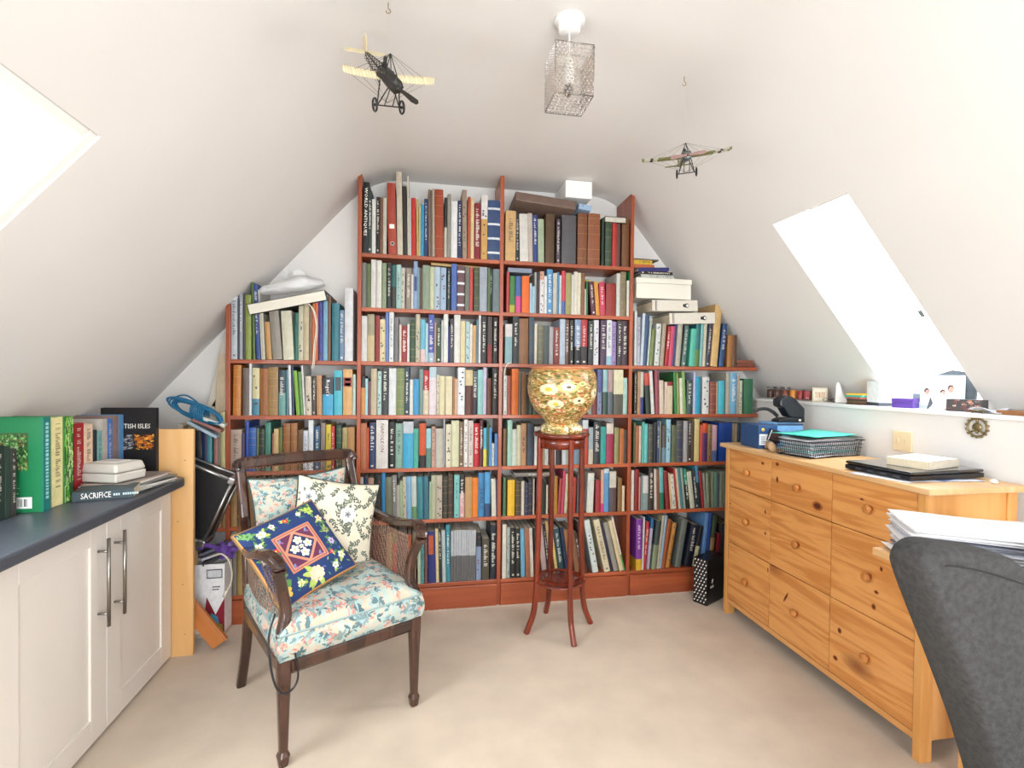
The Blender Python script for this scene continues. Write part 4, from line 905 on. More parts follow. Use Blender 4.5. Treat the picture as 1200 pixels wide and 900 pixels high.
tag(t, 'off white plastic unit with rounded top resting on the magazines', 'appliance')
# the thick paperback lying in front
pa = onZ(84, 589, ZW); pb = onZ(157, 583, ZW); ang = math.atan2(pb[1]-pa[1], pb[0]-pa[0]); Lp = math.hypot(pb[0]-pa[0], pb[1]-pa[1])
t = empty('book', (pa[0], pa[1], ZW), rot=(0, 0, ang)); th = .036
q = MB(); q.box(0, Lp, 0, .0015, 0, th, hl('2c3c44')); q.box(0, Lp, 0, .115, th-.0012, th, hl('34484c')); q.box(0, Lp, 0, .115, 0, .0012, hl('2c3438')); q.build('cover', BOOKM, t)
q = MB(); q.box(.001, Lp-.001, .0016, .114, .0013, th-.0013); q.build('pages', CREAMP, t)
text_mesh('SACRIFICE', .03, m=WHT, parent=t, loc=(Lp*.38, -.0006, th*.5), rot=(PI/2, 0, 0), width=Lp*.48)
q = MB()
for k in range(11):
    if k != 3: q.box(Lp*.66+k*.007, Lp*.66+k*.007+.005, -.0007, 0, th*.38, th*.6, hl('b8ccd0'))
q.build('author_print', BOOKM, t)
tag(t, 'thick dark paperback with white title lying at the worktop edge', 'book', 'books standing on the worktop')
q = MB(); q.tube([(0, 0, 0), (0, .01, .075)], .006, 10); q.tube([(0, .01, .075), (0, .011, .082)], .0065, 10)
pn = onZ(94, 578, ZW); tag(q.build('marker_pen', mat('pen_silver', 'b8bcc0', .3, metal=.8), loc=(pn[0]-.01, pn[1]+.02, ZW+.004)), 'silver marker pen standing behind the lying paperback', 'pen')

# ------------------------------------------------------------------ pine chest of drawers
XF, CY0, CY1, CT = 1.68, 1.395, 2.512, .941
ch = empty('chest_of_drawers', (1.87, 1.95, 0)); XBK = 2.062
for y0, y1 in ((CY0, CY0+.028), (CY1-.028, CY1)):
    for x0, x1 in ((XF-.004, XF+.045), (XBK-.04, XBK)): part_box('leg', x0, x1, y0, y1, 0, CT-.023, PINEZ, ch, .002)
for y0 in (CY0+.006, CY1-.016): part_box('side_panel', XF+.046, XBK-.041, y0, y0+.01, .07, CT-.023, PINEZ, ch, 0)
part_box('back_panel', XBK-.03, XBK-.022, CY0+.03, CY1-.03, .07, CT-.024, PINEYP, ch, 0)
part_box('bottom_rail', XF+.002, XF+.02, CY0+.029, CY1-.029, .064, .088, PINEYP, ch, .001)
part_box('inner_carcass', XF+.022, XF+.03, CY0+.029, CY1-.029, .089, CT-.024, mat('gap_shadow_wood', '8a5a2c', .6), ch, 0)  # sheet behind the drawers, shade of the gaps put into its darker colour
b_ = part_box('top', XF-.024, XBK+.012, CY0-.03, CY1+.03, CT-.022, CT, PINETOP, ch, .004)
def knob(mb, y, z, x): mb.lathe([(.009, 0), (.009, .008), (.017, .013), (.019, .019), (.015, .025), (.006, .027)], 16, T=Matrix.Translation((x, y, z)) @ Matrix.Rotation(-PI/2, 4, 'Y'))
ys = [CY0+.030, 1.787, 2.152, CY1-.030]; zs = [.917, .710, .402, .090]
KN = wood_mat('pine_knob', 'd08a44', 'b87434', 'Y', .35, coat=.2, scale=10)
for i in range(3):
    for j in range(3):
        y0, y1, z1, z0 = ys[i]+.0015, ys[i+1]-.0015, zs[j]-.0015, zs[j+1]+.0015; cy, cz = (y0+y1)/2, (z0+z1)/2
        q = MB(); q.box(0, .019, y0-cy, y1-cy, z0-cz, z1-cz); d = q.build('drawer', PINEY, ch, bevel=.0025, loc=(XF-1.87, cy-1.95, cz))
        q = MB(); knob(q, 0, 0, 0); q.build('knob', KN, d)
tag(ch, 'knotty pine chest with nine drawers along the right wall', 'chest of drawers')
KNM = attr_mat('pine_knot', .45, noise=.2, nscale=120)
DR = [o for o in ch.children if o.name.startswith('drawer')]
def knot(px, py, ry, rz_, ang=0.0):
    w = onX(px, py, XF)
    for d in DR:
        L = w-np.array([XF, d.location.y+1.95, d.location.z]); bb_ = [v.co for v in d.data.vertices]
        if abs(L[1]) < max(v.y for v in bb_)-ry and abs(L[2]) < max(v.z for v in bb_)-rz_:
            q = MB(); N_ = 14
            for k, (s0, s1, c) in enumerate(((1, .62, 'a8602c'), (.62, 0, '5c2a12'))):
                vs = []
                for s_ in (s0, s1):
                    for a in range(N_):
                        y, z = ry*s_*math.cos(2*PI*a/N_), rz_*s_*math.sin(2*PI*a/N_)
                        vs.append((-.0007-.0002*k, L[1]+y*math.cos(ang)-z*math.sin(ang), L[2]+y*math.sin(ang)+z*math.cos(ang)))
                q.add(vs, [(a, (a+1) % N_, N_+(a+1) % N_, N_+a) for a in range(N_)], hl(c))
            q.build('knot', KNM, d); return
for a in ((894, 543, .012, .008), (911, 544, .012, .010), (911, 562, .008, .016), (958, 593, .030, .020), (897, 600, .006, .012), (929, 638, .012, .009), (921, 700, .006, .032, .5), (980, 704, .016, .010), (984, 739, .010, .012), (979, 771, .012, .010),
          (1033, 667, .007, .010), (1027, 694, .010, .007), (1024, 711, .010, .012), (973, 636, .005, .02), (897, 625, .007, .008), (1010, 585, .010, .005), (900, 668, .004, .014), (856, 590, .008, .005), (1001, 815, .012, .007)): knot(*a)

# ------------------------------------------------------------------ things on the chest
ZC = CT+.0006
t = empty('card_box', (1.715, 2.34, ZC), rot=(0, 0, -.05)); BX = attr_mat('print_box', .4)
q = MB(); q.box(-.005, .10, -.055, .10, 0, .12, hl('2a4c7c')); q.build('box_body', BX, t, bevel=.002)
q = MB(); q.box(.0, .06, -.0562, -.055, .02, .075, hl('e0e4e4')); q.box(.065, .09, -.0562, -.055, .06, .08, hl('d8ecf4')); q.lathe([(.009, 0), (.009, .0008)], 20, hl('d8b83c'), T=Matrix.Translation((.02, -.055, .098)) @ Matrix.Rotation(PI/2, 4, 'X'))
for k in range(5): q.box(.006, .03, -.0566, -.0562, .028+k*.008, .032+k*.008, hl('5c7090'))
q.build('label', BX, t)
tag(t, 'dark blue printed cardboard box on the far end of the chest', 'box')
t = empty('card_box', (1.87, 2.37, ZC), rot=(0, 0, -.05)); q = MB(); q.box(-.045, .10, -.08, .08, 0, .128, hl('74a8d8')); q.build('box_body', BX, t, bevel=.002); q = MB(); q.box(-.045, .10, -.081, -.0802, .118, .128, hl('2c3c5c')); q.build('label', BX, t)
tag(t, 'light blue cardboard box behind the dark blue box', 'box')
# cardboard tubes and a little carton
TUBE = mat('tube_card', 'c8a47c', .7)
for k, (x, y, z, lab) in enumerate(((*onZ(897, 526, ZC)[:2], ZC+.021, 'left cardboard roll lying before the small black carton'), (*onZ(906, 530, ZC)[:2], ZC+.021, 'right cardboard roll lying next to the wire basket'))):
    q = MB(); q.tube([(0, 0, 0), (.06, .10, 0)], .019, 18, caps=True)
    tag(q.build('cardboard_roll', TUBE, loc=(x, y, z)), lab, 'roll', 'cardboard rolls on the chest')
t = empty('carton', (onZ(900, 526, ZC)[0]+.02, onZ(900, 526, ZC)[1]+.0, ZC+.040), rot=(.1, .3, -.3)); q = MB(); q.box(-.03, .03, -.02, .02, 0, .06, hl('15181c')); q.build('box_body', BX, t, bevel=.001)
q = MB(); q.box(-.02, .02, -.0207, -.02, .01, .05, hl('4c3434')); q.box(-.028, -.024, -.0207, -.02, .004, .056, hl('d8d8d8')); q.build('label', BX, t); tag(t, 'small black carton propped on the cardboard rolls', 'box')
# heavy duty black hole punch on the light blue box
t = empty('hole_punch', (1.935, 2.375, ZC+.1285), rot=(0, 0, -.1)); k = 1
q = MB(); q.prism([(-.06, 0), (.085, 0), (.085, .025), (-.03, .025), (-.06, .012)], -.035, .035, 'XZ'); q.build('base', BLACKP, t, bevel=.004)
q = MB(); q.prism([(.0, .028), (.085, .02), (.085, .075), (.02, .135), (-.02, .145), (-.055, .118), (-.052, .085), (-.03, .075)], -.036, .036, 'XZ'); q.build('housing', mat('punch_body', '1e2228', .3), t, bevel=.007)
q = MB(); q.sweep(smooth_path([(-.045, 0, .03), (-.075, 0, .055), (-.11, 0, .07), (-.15, 0, .068), (-.175, 0, .055)]), (.018, .008), up=(0, 1, 0)); q.build('lever', BLACKP, t)
q = MB(); q.box(.05, .062, -.0368, -.036, .008, .018); q.build('paper_guide', WHITEP, t)
tag(t, 'large black hole punch standing on the light blue box', 'hole punch')
# wire basket with papers
P1, P2, P3 = onZ(950, 538, ZC), onZ(914, 525, ZC), onZ(1018, 533, ZC)
t = empty('wire_basket', (P1[0], P1[1], ZC+.002)); ax = math.atan2(P3[1]-P1[1], P3[0]-P1[0]); t.rotation_euler = (0, 0, ax)
BL, BWd, BH = .330, .175, .072
q = MB(); fl = .014
def bp(u, v, k): return (u*BL-fl*k*(1 if u == 0 else (-1 if u == 1 else 0)), v*BWd-fl*k*(1 if v == 0 else (-1 if v == 1 else 0)), BH*k)
for k in (0, 1): q.tube([bp(0, 0, k), bp(1, 0, k), bp(1, 1, k), bp(0, 1, k), bp(0, 0, k)], .0022 if k else .0018, 6)
q.build('rim', BLACKM, t)
q = MB()
for i in range(1, 24):
    u = i/24
    for v in (0, 1): y0 = v*BWd; q.tube([(u*BL, y0, 0), (u*BL, y0-fl*(1 if v == 0 else -1), BH)], .0009, 4)
    q.tube([(u*BL, 0, 0), (u*BL, BWd, 0)], .0009, 4)
for i in range(0, 17):
    v = i/16
    for u in (0, 1): x0 = u*BL; q.tube([(x0, v*BWd, 0), (x0-fl*(1 if u == 0 else -1), v*BWd, BH)], .0009, 4)
for k in (.25, .5, .75):
    f_ = fl*k; q.tube([(-f_, -f_, BH*k), (BL+f_, -f_, BH*k), (BL+f_, BWd+f_, BH*k), (-f_, BWd+f_, BH*k), (-f_, -f_, BH*k)], .0009, 4)
w_o = q.build('wire_mesh', BLACKM, t); w_o['kind'] = 'stuff'
tag(t, 'black wire basket heaped with papers on the pine chest', 'basket')
def sheet(x0, y0, w, h, z, rz, c, bend=0.0, name='paper_sheet', par=None, amp=.004, th=.0008, ph=0):
    q = MB(); nx, ny = 10, 6; vs = []
    for s_ in (0, 1):
        for j in range(ny+1):
            for i in range(nx+1):
                u, v = i/nx, j/ny; vs.append(((u-.5)*w, (v-.5)*h, amp*math.sin(u*5+ph)*math.cos(v*4+ph)+bend*(abs(u-.5)*2)**2+s_*th))
    N_ = (nx+1)*(ny+1); fs = []
    for j in range(ny):
        for i in range(nx):
            a = j*(nx+1)+i; fs.append((a+N_, a+1+N_, a+nx+2+N_, a+nx+1+N_)); fs.append((a+nx+1, a+nx+2, a+1, a))
    for i in range(nx): fs.append((i, i+1, i+1+N_, i+N_)); a = ny*(nx+1)+i; fs.append((a+1, a, a+N_, a+1+N_))
    for j in range(ny): a = j*(nx+1); fs.append((a+nx+1, a, a+N_, a+nx+1+N_)); a += nx; fs.append((a, a+nx+1, a+nx+1+N_, a+N_))
    q.add(vs, fs, hl(c), 0, True)
    o = q.build(name, BOOKM, par, loc=(x0, y0, z), rot=(0, 0, rz)); return o
cx, cy = P1[0]+(BL*.5)*math.cos(ax)-BWd*.5*math.sin(ax), P1[1]+BL*.5*math.sin(ax)+BWd*.5*math.cos(ax)
for k in range(13):
    c = ['e8e6ea', 'cfd4dc', 'e4e0e0', '7cc4c8', 'ecebe8', 'b8c4cc', 'e6e2e4', '9cd0cc', 'd8d4e0', 'eceaea', 'c8ccd8', 'f0eeee', 'e4dce0'][k]
    o = sheet(cx+rnd.uniform(-.01, .01), cy+rnd.uniform(-.01, .01), .30+(.03 if k > 8 else 0), .158, ZC+.006+k*.0063, ax+rnd.uniform(-.05, .05), c, amp=.0022 if k < 9 else .004, ph=k*.15)
    tag(o, f"{cname(c)} paper, {ordn(k+1)} from the bottom of the wire basket heap", 'paper', 'papers in the wire basket')
o = sheet(cx-.02, cy+.01, .325, .215, ZC+.096, ax+.12, '4cc8b8', amp=.002, name='document_folder', th=.003, bend=.004); tag(o, 'turquoise card folder lying on top of the wire basket heap', 'folder')
o = sheet(cx+.01, cy+.0, .32, .19, ZC+.0895, ax-.02, '2c4c44', amp=.002, name='document_folder', th=.002); tag(o, 'dark green folder edge just under the turquoise folder', 'folder')
# laptop with book
LF = np.array([1.700, 1.468]); la = math.radians(4); LW, LDp = .352, .262
t = empty('laptop', (LF[0], LF[1], ZC+.0035), rot=(0, 0, la))
q = MB(); q.box(0, LW, 0, LDp, 0, .018); q.build('base', BLACKP, t, bevel=.004)
q = MB(); q.box(.002, LW-.002, 0, LDp, .0205, .032); q.build('screen_lid', mat('gloss_black', '101114', .12, coat=.6), t, bevel=.005)
for k in range(4):
    q = MB(); q.box(-.0006, 0, .04+k*.05, .065+k*.05, .005, .012); q.build('port', mat('port_grey', '3c3e42', .4), t)
q = MB(); q.box(.02, LW-.02, .25, LDp+.004, .012, .022); q.build('hinge', BLACKM, t)
tag(t, 'closed glossy black laptop on the near end of the chest', 'laptop')
t = empty('book', (1.80, 1.49, ZC+.0362), rot=(0, 0, .25)); q = MB(); q.box(0, .20, 0, .0016, 0, .03, hl('c8c0b0')); q.box(0, .20, 0, .14, .0285, .03, hl('e4e0d4')); q.box(0, .20, 0, .14, 0, .0015, hl('c8c4b8')); q.build('cover', BOOKM, t); q = MB(); q.box(.001, .199, .002, .139, .0017, .0283); q.build('pages', CREAMP, t)
tag(t, 'pale beige thick book lying on the black laptop', 'book')
for k, (x, y, a, c, lab) in enumerate(((1.79, 1.60, .3, 'd8d8e0', 'white paper sticking out under the left of the laptop'), (1.86, 1.56, -.1, 'c4c8d4', 'pale grey paper under the front edge of the laptop'), (1.93, 1.60, .35, '5c6c98', 'blue grey paper at the right of the laptop'))):
    tag(sheet(x, y, .29, .20, ZC+.0002+k*.0009, a, c, amp=0.0, th=.0006), lab, 'paper', 'papers under the laptop')
q = MB(); q.lathe([(.004, 0), (.011, .003), (.012, .009), (.006, .015), (.002, .016)], 14); tag(q.build('eraser', mat('eraser_cream', 'e4dccc', .7), loc=(1.985, 1.415, ZC)), 'small cream rubber lying at the near end of the chest', 'eraser')

# ------------------------------------------------------------------ open armchair with cane sides
O2 = (-.225, 1.868); AR = math.radians(29.5)
ac = empty('armchair', (O2[0], O2[1], 0), AR)
def lg(name, pts, secs, up=(0, 1, 0)):
    q = MB(); q.sweep(pts, secs, up=up); return q.build(name, DARKW, ac, bevel=.003)
HW = .243
for s in (-1, 1):
    # front leg with spade foot, running on above the rail as the arm support
    lg('leg', [(s*HW, 0, 0), (s*HW, 0, .035), (s*HW, 0, .05), (s*HW, 0, .20), (s*HW, .0, .30), (s*HW, .0, .375)], [(.030, .030), (.040, .040), (.028, .028), (.036, .036), (.044, .044), (.046, .046)])
    lg('arm_support', smooth_path([(s*HW, 0, .374), (s*(HW+.004), .004, .44), (s*(HW-.012), .02, .50), (s*(HW+.0), .022, .58), (s*(HW+.02), -.005, .655)]), (.036, .034))
    # back leg and stile in one sweep
    lg('leg', smooth_path([(s*.255, .56, 0), (s*.245, .515, .18), (s*.24, .50, .34)]), (.036, .036))
    lg('stile', smooth_path([(s*.24, .50, .338), (s*.240, .515, .5), (s*.238-.006, .56, .72), (s*.234-.014, .615, .905)]), (.040, .034))
    a = smooth_path([(s*.248, .565, .70), (s*.262, .47, .672), (s*.285, .33, .655), (s*.298, .19, .668), (s*.292, .08, .694), (s*.275, .012, .694), (s*.262, -.018, .672), (s*.262, -.014, .648)], 5)
    lg('arm', a, (.044, .030), up=(0, 0, 1))
    # nailing beads along the arm
    # lower side rail
    lg('side_rail', [(s*.243, .022, .328), (s*.243, .49, .328)], (.034, .055), up=(0, 0, 1))
lg('front_rail', [(-.222, 0, .328), (.222, 0, .328)], (.034, .052), up=(0, 0, 1))
lg('back_rail', [(-.222, .50, .33), (.222, .50, .33)], (.034, .05), up=(0, 0, 1))
lg('crest_rail', smooth_path([(-.264, .605, .885), (-.256, .612, .905), (-.235, .615, .916), (-.12, .618, .920), (0, .62, .922), (.11, .618, .920), (.207, .615, .916), (.228, .612, .905), (.236, .605, .885)]), (.034, .052), up=(0, 0, 1))
lg('lower_back_rail', [(-.23, .516, .47), (.23, .516, .47)], (.028, .035), up=(0, 0, 1))
# carved bead line under the crest
q = MB()
for i in range(34): q.box(-.232+i*.0132, -.224+i*.0132, .597, .603, .893, .899)
bd = q.build('carved_beading', mat('bead_wood', '6a4634', .3), ac); bd['kind'] = 'stuff'
CANEM = mat('cane_dark', '6b5546', .4)
def cane(name, P, nu, nv, hole=None, m=CANEM):
    """open six-way cane weave on the surface P(u,v)"""
    q = MB(); r = .0011
    def ln(a, b_, n=5):
        pts = [P(a[0]+(b_[0]-a[0])*k/n, a[1]+(b_[1]-a[1])*k/n) for k in range(n+1)]; q.tube(pts, r, 3, caps=False, smooth=False)
    for i in range(1, nu):
        if hole and hole(i/nu, .5): continue
        ln((i/nu, 0), (i/nu, 1))
    for j in range(1, nv): ln((0, j/nv), (1, j/nv))
    for i in range(-nv, nu, 2):
        for d in (1, -1):
            u0, v0 = i/nu, 0 if d == 1 else 1; u1, v1 = (i+nv)/nu, 1 if d == 1 else 0
            if u0 < 0: t_ = -u0/(u1-u0); v0 = v0+(v1-v0)*t_; u0 = 0
            if u1 > 1: t_ = (1-u0)/(u1-u0); v1 = v0+(v1-v0)*t_; u1 = 1
            if u1 > u0+.02: ln((u0, v0), (u1, v1))
    o = q.build(name, m, ac); o['kind'] = 'stuff'; return o
for s in (-1, 1):
    cane('cane_side', lambda u, v, s=s: (s*(.243+.035*v*math.sin(PI*u)), .03+.475*u+.02*v, .352+v*(.31-.03*math.sin(PI*u))), 26, 16, m=mat('cane_worn', '8a6a58', .45) if s == 1 else CANEM)
cane('cane_back', lambda u, v: (-.225+.45*u-.012*v, .52+.075*v, .49+.40*v), 24, 22)
def pillow(name, w, h, th, cv, n, par, piping=None, T=None, m=None, corner=.06, square=.5, sag=0):
    def sh(u, v, sgn):
        a, b_ = 2*u-1, 2*v-1
        k = max(0, (1-a**2)*(1-b_**2))**.42
        # edges draw in between the corners
        xi = 1-corner*(1-b_**2)*abs(a)**2; yi = 1-corner*(1-a**2)*abs(b_)**2
        return (a*w/2*xi, b_*-h/2*yi, sgn*th/2*k+.004*noise3(a*3+w*9, b_*3, sgn)*k+sag*(a*a))
    o = canvas_grid(name, cv, n, n, lambda u, v: sh(u, v, 1), m or FAB, par, closed_back=lambda u, v: sh(u, v, -1))
    if piping:
        q = MB(); N_ = 24; ring = [(i/N_, 0) for i in range(N_)]+[(1, i/N_) for i in range(N_)]+[(1-i/N_, 1) for i in range(N_)]+[(0, 1-i/N_) for i in range(N_+1)]
        q.tube([sh(u, v, 0) for u, v in ring], .0042, 6, caps=False); pp = q.build('piping', piping, o); 
    if T is not None: o.matrix_world = T
    return o
FAB = attr_mat('woven_fabric', .85, bump=.25, bscale=500, noise=.1, nscale=14)
def floral(w, h, seed, dens):
    cv = Canvas(w, h, 'b8b09c'); rr = random.Random(seed); k = h/w
    for i in range(dens*3):
        x, y = rr.random(), rr.random(); cv.ell(x, y, .03, .02, rr.uniform(0, 3), rr.choice(['a8b8b2', 'bcb4a2', 'b0bab0', 'c4b2a0']))
    for i in range(dens):
        x, y = rr.random(), rr.random(); c = rr.choice(['728a8e', '5e787c', '80969a', '80908a', '506a70']); a0 = rr.uniform(0, 6.3)
        for j in range(rr.randint(4, 7)):
            cv.leaf(x, y, rr.uniform(.032, .062), rr.uniform(.006, .0115), a0+j*.75+rr.uniform(-.2, .2), rr.choice([c, c, '9cb4b4']))
    for i in range(int(dens*.38)):
        x, y = rr.random(), rr.random()
        for j in range(7): cv.ell(x+rr.uniform(-.02, .02), y+rr.uniform(-.02, .02), .009, .007, rr.uniform(0, 3), rr.choice(['cc8474', 'd49888', 'bc7468', 'd8ac9c']))
    return cv
# seat cushion: boxed shape with crowned top
cvs = floral(620, 620, 5, 300)
def seat_top(u, v):
    a, b_ = 2*u-1, 2*v-1; w = .262-.012*v
    cr = (max(0, 1-a**6)*max(0, 1-b_**6))**.5
    ra = math.copysign(abs(a)**.9, a)
    return (a*w, .235-b_*-1*.0+(v-.5)*.515+.0, .352+.09+.055*cr+.012*noise3(a*2.2, b_*2.2, 4)*cr)
seat = empty('seat_cushion', (O2[0], O2[1], 0), AR)
canvas_grid('cushion_top', cvs, 260, 260, lambda u, v: seat_top(u, 1-v), FAB, seat)
class Wrap:
    def at(s, u, v): k = (u*4) % 2; k = k if k < 1 else 2-k; return cvs.at(k*.98+.01, .55+v*.2)
cvb = Wrap()
def ring_pt(u, v):
    per = [(0, 0), (1, 0), (1, 1), (0, 1), (0, 0)]; s_ = u*4; i = min(3, int(s_)); f = s_-i
    a, b_ = per[i], per[i+1]; U, V = a[0]+(b_[0]-a[0])*f, a[1]+(b_[1]-a[1])*f
    p = seat_top(U, V); out = .012*math.sin(PI*v); cxn, cyn = p[0], p[1]-.235; L = math.hypot(cxn, cyn)
    return (p[0]+out*cxn/L, p[1]+out*cyn/L, .357+(p[2]-.357)*v)
canvas_grid('cushion_side', cvb, 900, 44, lambda u, v: ring_pt(u, 1-v), FAB, seat)
q = MB(); q.box(-.25, .25, -.015, .485, .3555, .3575); q.build('cushion_base', mat('cushion_base', 'b8b0a0', .8), seat)
for vv in (0,): q = MB(); q.tube([ring_pt(i/80, 1) for i in range(81)], .004, 6, caps=False); q.build('piping', mat('piping_blue', '8ca0a0', .8), seat)
tag(seat, 'thick floral seat cushion on the dark wooden armchair', 'cushion')
tag(ac, 'dark wooden armchair with woven cane back and sides', 'armchair')
RA = Matrix.Translation((O2[0], O2[1], 0)) @ Matrix.Rotation(AR, 4, 'Z')
def place_pillow(cx, cy, cz, tilt_back, spin, yaw=0):
    # pillow lies in its own xy plane with +y up; stand it up facing -y, lean back, spin in its plane
    return RA @ Matrix.Translation((cx, cy, cz)) @ Matrix.Rotation(yaw, 4, 'Z') @ Matrix.Rotation(PI/2-tilt_back, 4, 'X') @ Matrix.Rotation(spin, 4, 'Z')
cvp = floral(420, 420, 21, 210)
pl = pillow('floral_cushion', .41, .36, .10, cvp, 170, None, mat('piping_teal', '3c4c4c', .8), place_pillow(-.03, .50, .69, .16, .02), corner=.10)
tag(pl, 'pale blue floral cushion at the back of the armchair', 'cushion')
cvw = Canvas(480, 480, 'd8d0ba'); rr = random.Random(6)
def sprig(x, y, a, n, c1='5c6458', s_=1):
    for i in range(n):
        px, py = x, y; x += math.cos(a)*.03; y += math.sin(a)*.03; a += rr.uniform(-.5, .5)
        for sg in (-1, 1): cvw.leaf(px, py, .042*s_*rr.uniform(.7, 1.2), .010*s_, a+sg*rr.uniform(.5, 1.1), rr.choice([c1, '4c5450', '6c7868']))
        cvw.line(px, py, x, y, .0022, c1); a += rr.uniform(-.25, .25)
for i in range(58): sprig(rr.random(), rr.random(), rr.uniform(0, 6.3), rr.randint(4, 7))
for x, y in ((.60, .42), (.2, .82), (.12, .25)):
    for k in range(9): cvw.leaf(x, y, .13, .022, k*.7, '6c7468')
    cvw.flower(x, y, .095, 7, 'ece8e0', 'd0ccc0'); cvw.flower(x, y, .04, 5, '8c9090', '4c5050')
pw = pillow('white_cushion', .36, .36, .12, cvw, 200, None, mat('piping_dark', '2c3438', .8), place_pillow(.075, .405, .662, .30, -.24, -.05), corner=.08)
tag(pw, 'cream cushion with grey green leaf and flower print, leaning in the armchair', 'cushion')
# needlepoint cushion
cn = Canvas(400, 400, '1c3464'); rr = random.Random(2)
cn.rect(0, 1, 0, .015, 'c88c4c'); cn.rect(0, 1, .985, 1, 'c88c4c'); cn.rect(0, .015, 0, 1, 'c88c4c'); cn.rect(.985, 1, 0, 1, 'c88c4c')
for (r0, c) in ((.235, 'c07a5c'), (.215, '3c2c4c'), (.205, 'c88468'), (.185, '5c2848')): cn.rect(.5-r0, .5+r0, .5-r0, .5+r0, c)
for sx_, sy_ in ((-1, -1), (1, -1), (1, 1), (-1, 1)):
    cn.line(.5+sx_*.185, .5, .5, .5+sy_*.185, .016, 'c88468')
mask = (np.abs(cn.X-.5)+np.abs(cn.Y-.5)) < .17; cn.a[mask] = hl('1c2c54')
for x, y in ((.5, .42), (.42, .5), (.58, .5), (.5, .58)): cn.flower(x, y, .05, 5, 'e8e4d0', 'c8b84c', rr.random())
cn.flower(.5, .5, .028, 5, 'd8d8b8', '8c9c4c')
for x, y in ((.34, .34), (.66, .34), (.66, .66), (.34, .66)): cn.leaf(x-.03, y, .06, .012, .7, '8c5c8c'); cn.leaf(x, y-.02, .05, .01, 2.2, '6c8cb0')
def blossom(x, y, r, n, c, m): 
    for k in range(5): cn.leaf(x, y, r*2.0, r*.35, rr.uniform(0, 6.3), rr.choice(['5c8c4c', '3c6c3c', 'a8bc5c']))
    cn.flower(x, y, r, n, c, m, rr.random())
for x, y, r_, n, c, m_ in ((.84, .13, .06, 5, 'b8cc5c', '8ca83c'), (.70, .12, .03, 5, 'e8dcc8', 'c87c5c'), (.90, .28, .05, 5, 'e8d0b0', 'e8a84c'), (.88, .45, .045, 6, '8c9c5c', '6c4c7c'), (.86, .60, .045, 6, 'b8a8c8', '7c5c8c'), (.88, .80, .05, 5, 'd8dcc8', 'c8c84c'),
    (.74, .88, .04, 5, 'e8e8d8', '8cac5c'), (.5, .86, .085, 8, 'e8c0a8', 'f0e0b0'), (.30, .86, .04, 5, 'd8dca0', 'a8b84c'), (.12, .86, .07, 6, 'd8b84c', 'e8dc9c'), (.12, .68, .05, 5, '7c9cc8', 'c8d4e0'), (.10, .45, .045, 5, 'e0e0d8', 'c84c4c'), (.12, .28, .045, 5, 'ece8dc', 'c8a84c'),
    (.22, .16, .05, 5, 'f0ece0', 'd8b850'), (.36, .12, .035, 5, 'ecd8d0', 'c85c5c'), (.10, .10, .05, 5, '6c9c5c', '3c6c3c'), (.52, .13, .035, 5, 'c83c3c', 'e8c84c'), (.24, .42, .035, 5, 'c8343c', 'e8d84c'), (.78, .72, .03, 5, 'c83c44', 'e8c8b8'), (.2, .57, .035, 4, 'a8c86c', '8cac4c')): blossom(x, y, r_, n, c, m_)
for i in range(50): 
    x, y = rr.random(), rr.random()
    if max(abs(x-.5), abs(y-.5)) > .26: cn.leaf(x, y, .05, .007, rr.uniform(0, 6.3), rr.choice(['5c8c5c', '8ca864', '4c6cac', '3c6c3c']))
pn_ = pillow('needlepoint_cushion', .335, .335, .10, cn, 150, None, mat('piping_gold', '7c6240', .7), place_pillow(-.13, .235, .622, .72, .27, .12), corner=.05)
tag(pn_, 'navy needlepoint cushion with a flower filled square, leaning at the front', 'cushion')
# black flex looped over the front leg
q = MB(); q.tube(smooth_path([(-.262, .03, .50), (-.29, -.005, .44), (-.285, -.03, .33), (-.262, -.042, .27), (-.225, -.035, .265), (-.205, -.03, .30), (-.215, -.028, .38)]), .0035, 6)
fx = q.build('black_flex', BLACKP); fx.matrix_world = RA; tag(fx, 'loop of black flex hanging over the near front leg of the armchair', 'cable')

# ------------------------------------------------------------------ plant stand and jardiniere
SX, SY = .7165, 2.475
ps = empty('plant_stand', (SX, SY, 0)); TOPZ = 1.016
q = MB(); q.lathe([(.02, TOPZ-.022), (.128, TOPZ-.022), (.140, TOPZ-.018), (.144, TOPZ-.010), (.142, TOPZ-.003), (.134, TOPZ), (.0, TOPZ)], 48); q.build('top', MAHOG, ps)
q = MB(); q.lathe([(.112, TOPZ-.075), (.120, TOPZ-.075), (.122, TOPZ-.024), (.112, TOPZ-.024)], 48, smooth=True); q.build('apron', MAHOG, ps)
SZ_ = .262
q = MB(); q.lathe([(.02, SZ_-.012), (.125, SZ_-.012), (.134, SZ_-.006), (.132, SZ_), (.118, SZ_+.001), (.115, SZ_-.002), (.088, SZ_-.002), (.085, SZ_+.001), (.06, SZ_-.001), (.0, SZ_)], 48); q.build('shelf', MAHOG, ps)
for k in range(4):
    a = math.radians(-90+8+90*k); ca, sa = math.cos(a), math.sin(a)
    pts = smooth_path([(r_*ca, r_*sa, z) for r_, z in ((.118, TOPZ-.024), (.118, .80), (.120, .55), (.126, .32), (.130, .20), (.142, .10), (.166, .035), (.182, .0))])
    q = MB(); q.sweep(pts, (.027, .025), up=(-sa, ca, 0)); q.build('leg', MAHOG, ps, bevel=.002)
tag(ps, 'tall slender mahogany plant stand with four legs and a low round shelf', 'plant stand')
pot = empty('jardiniere', (SX, SY, TOPZ+.0005))
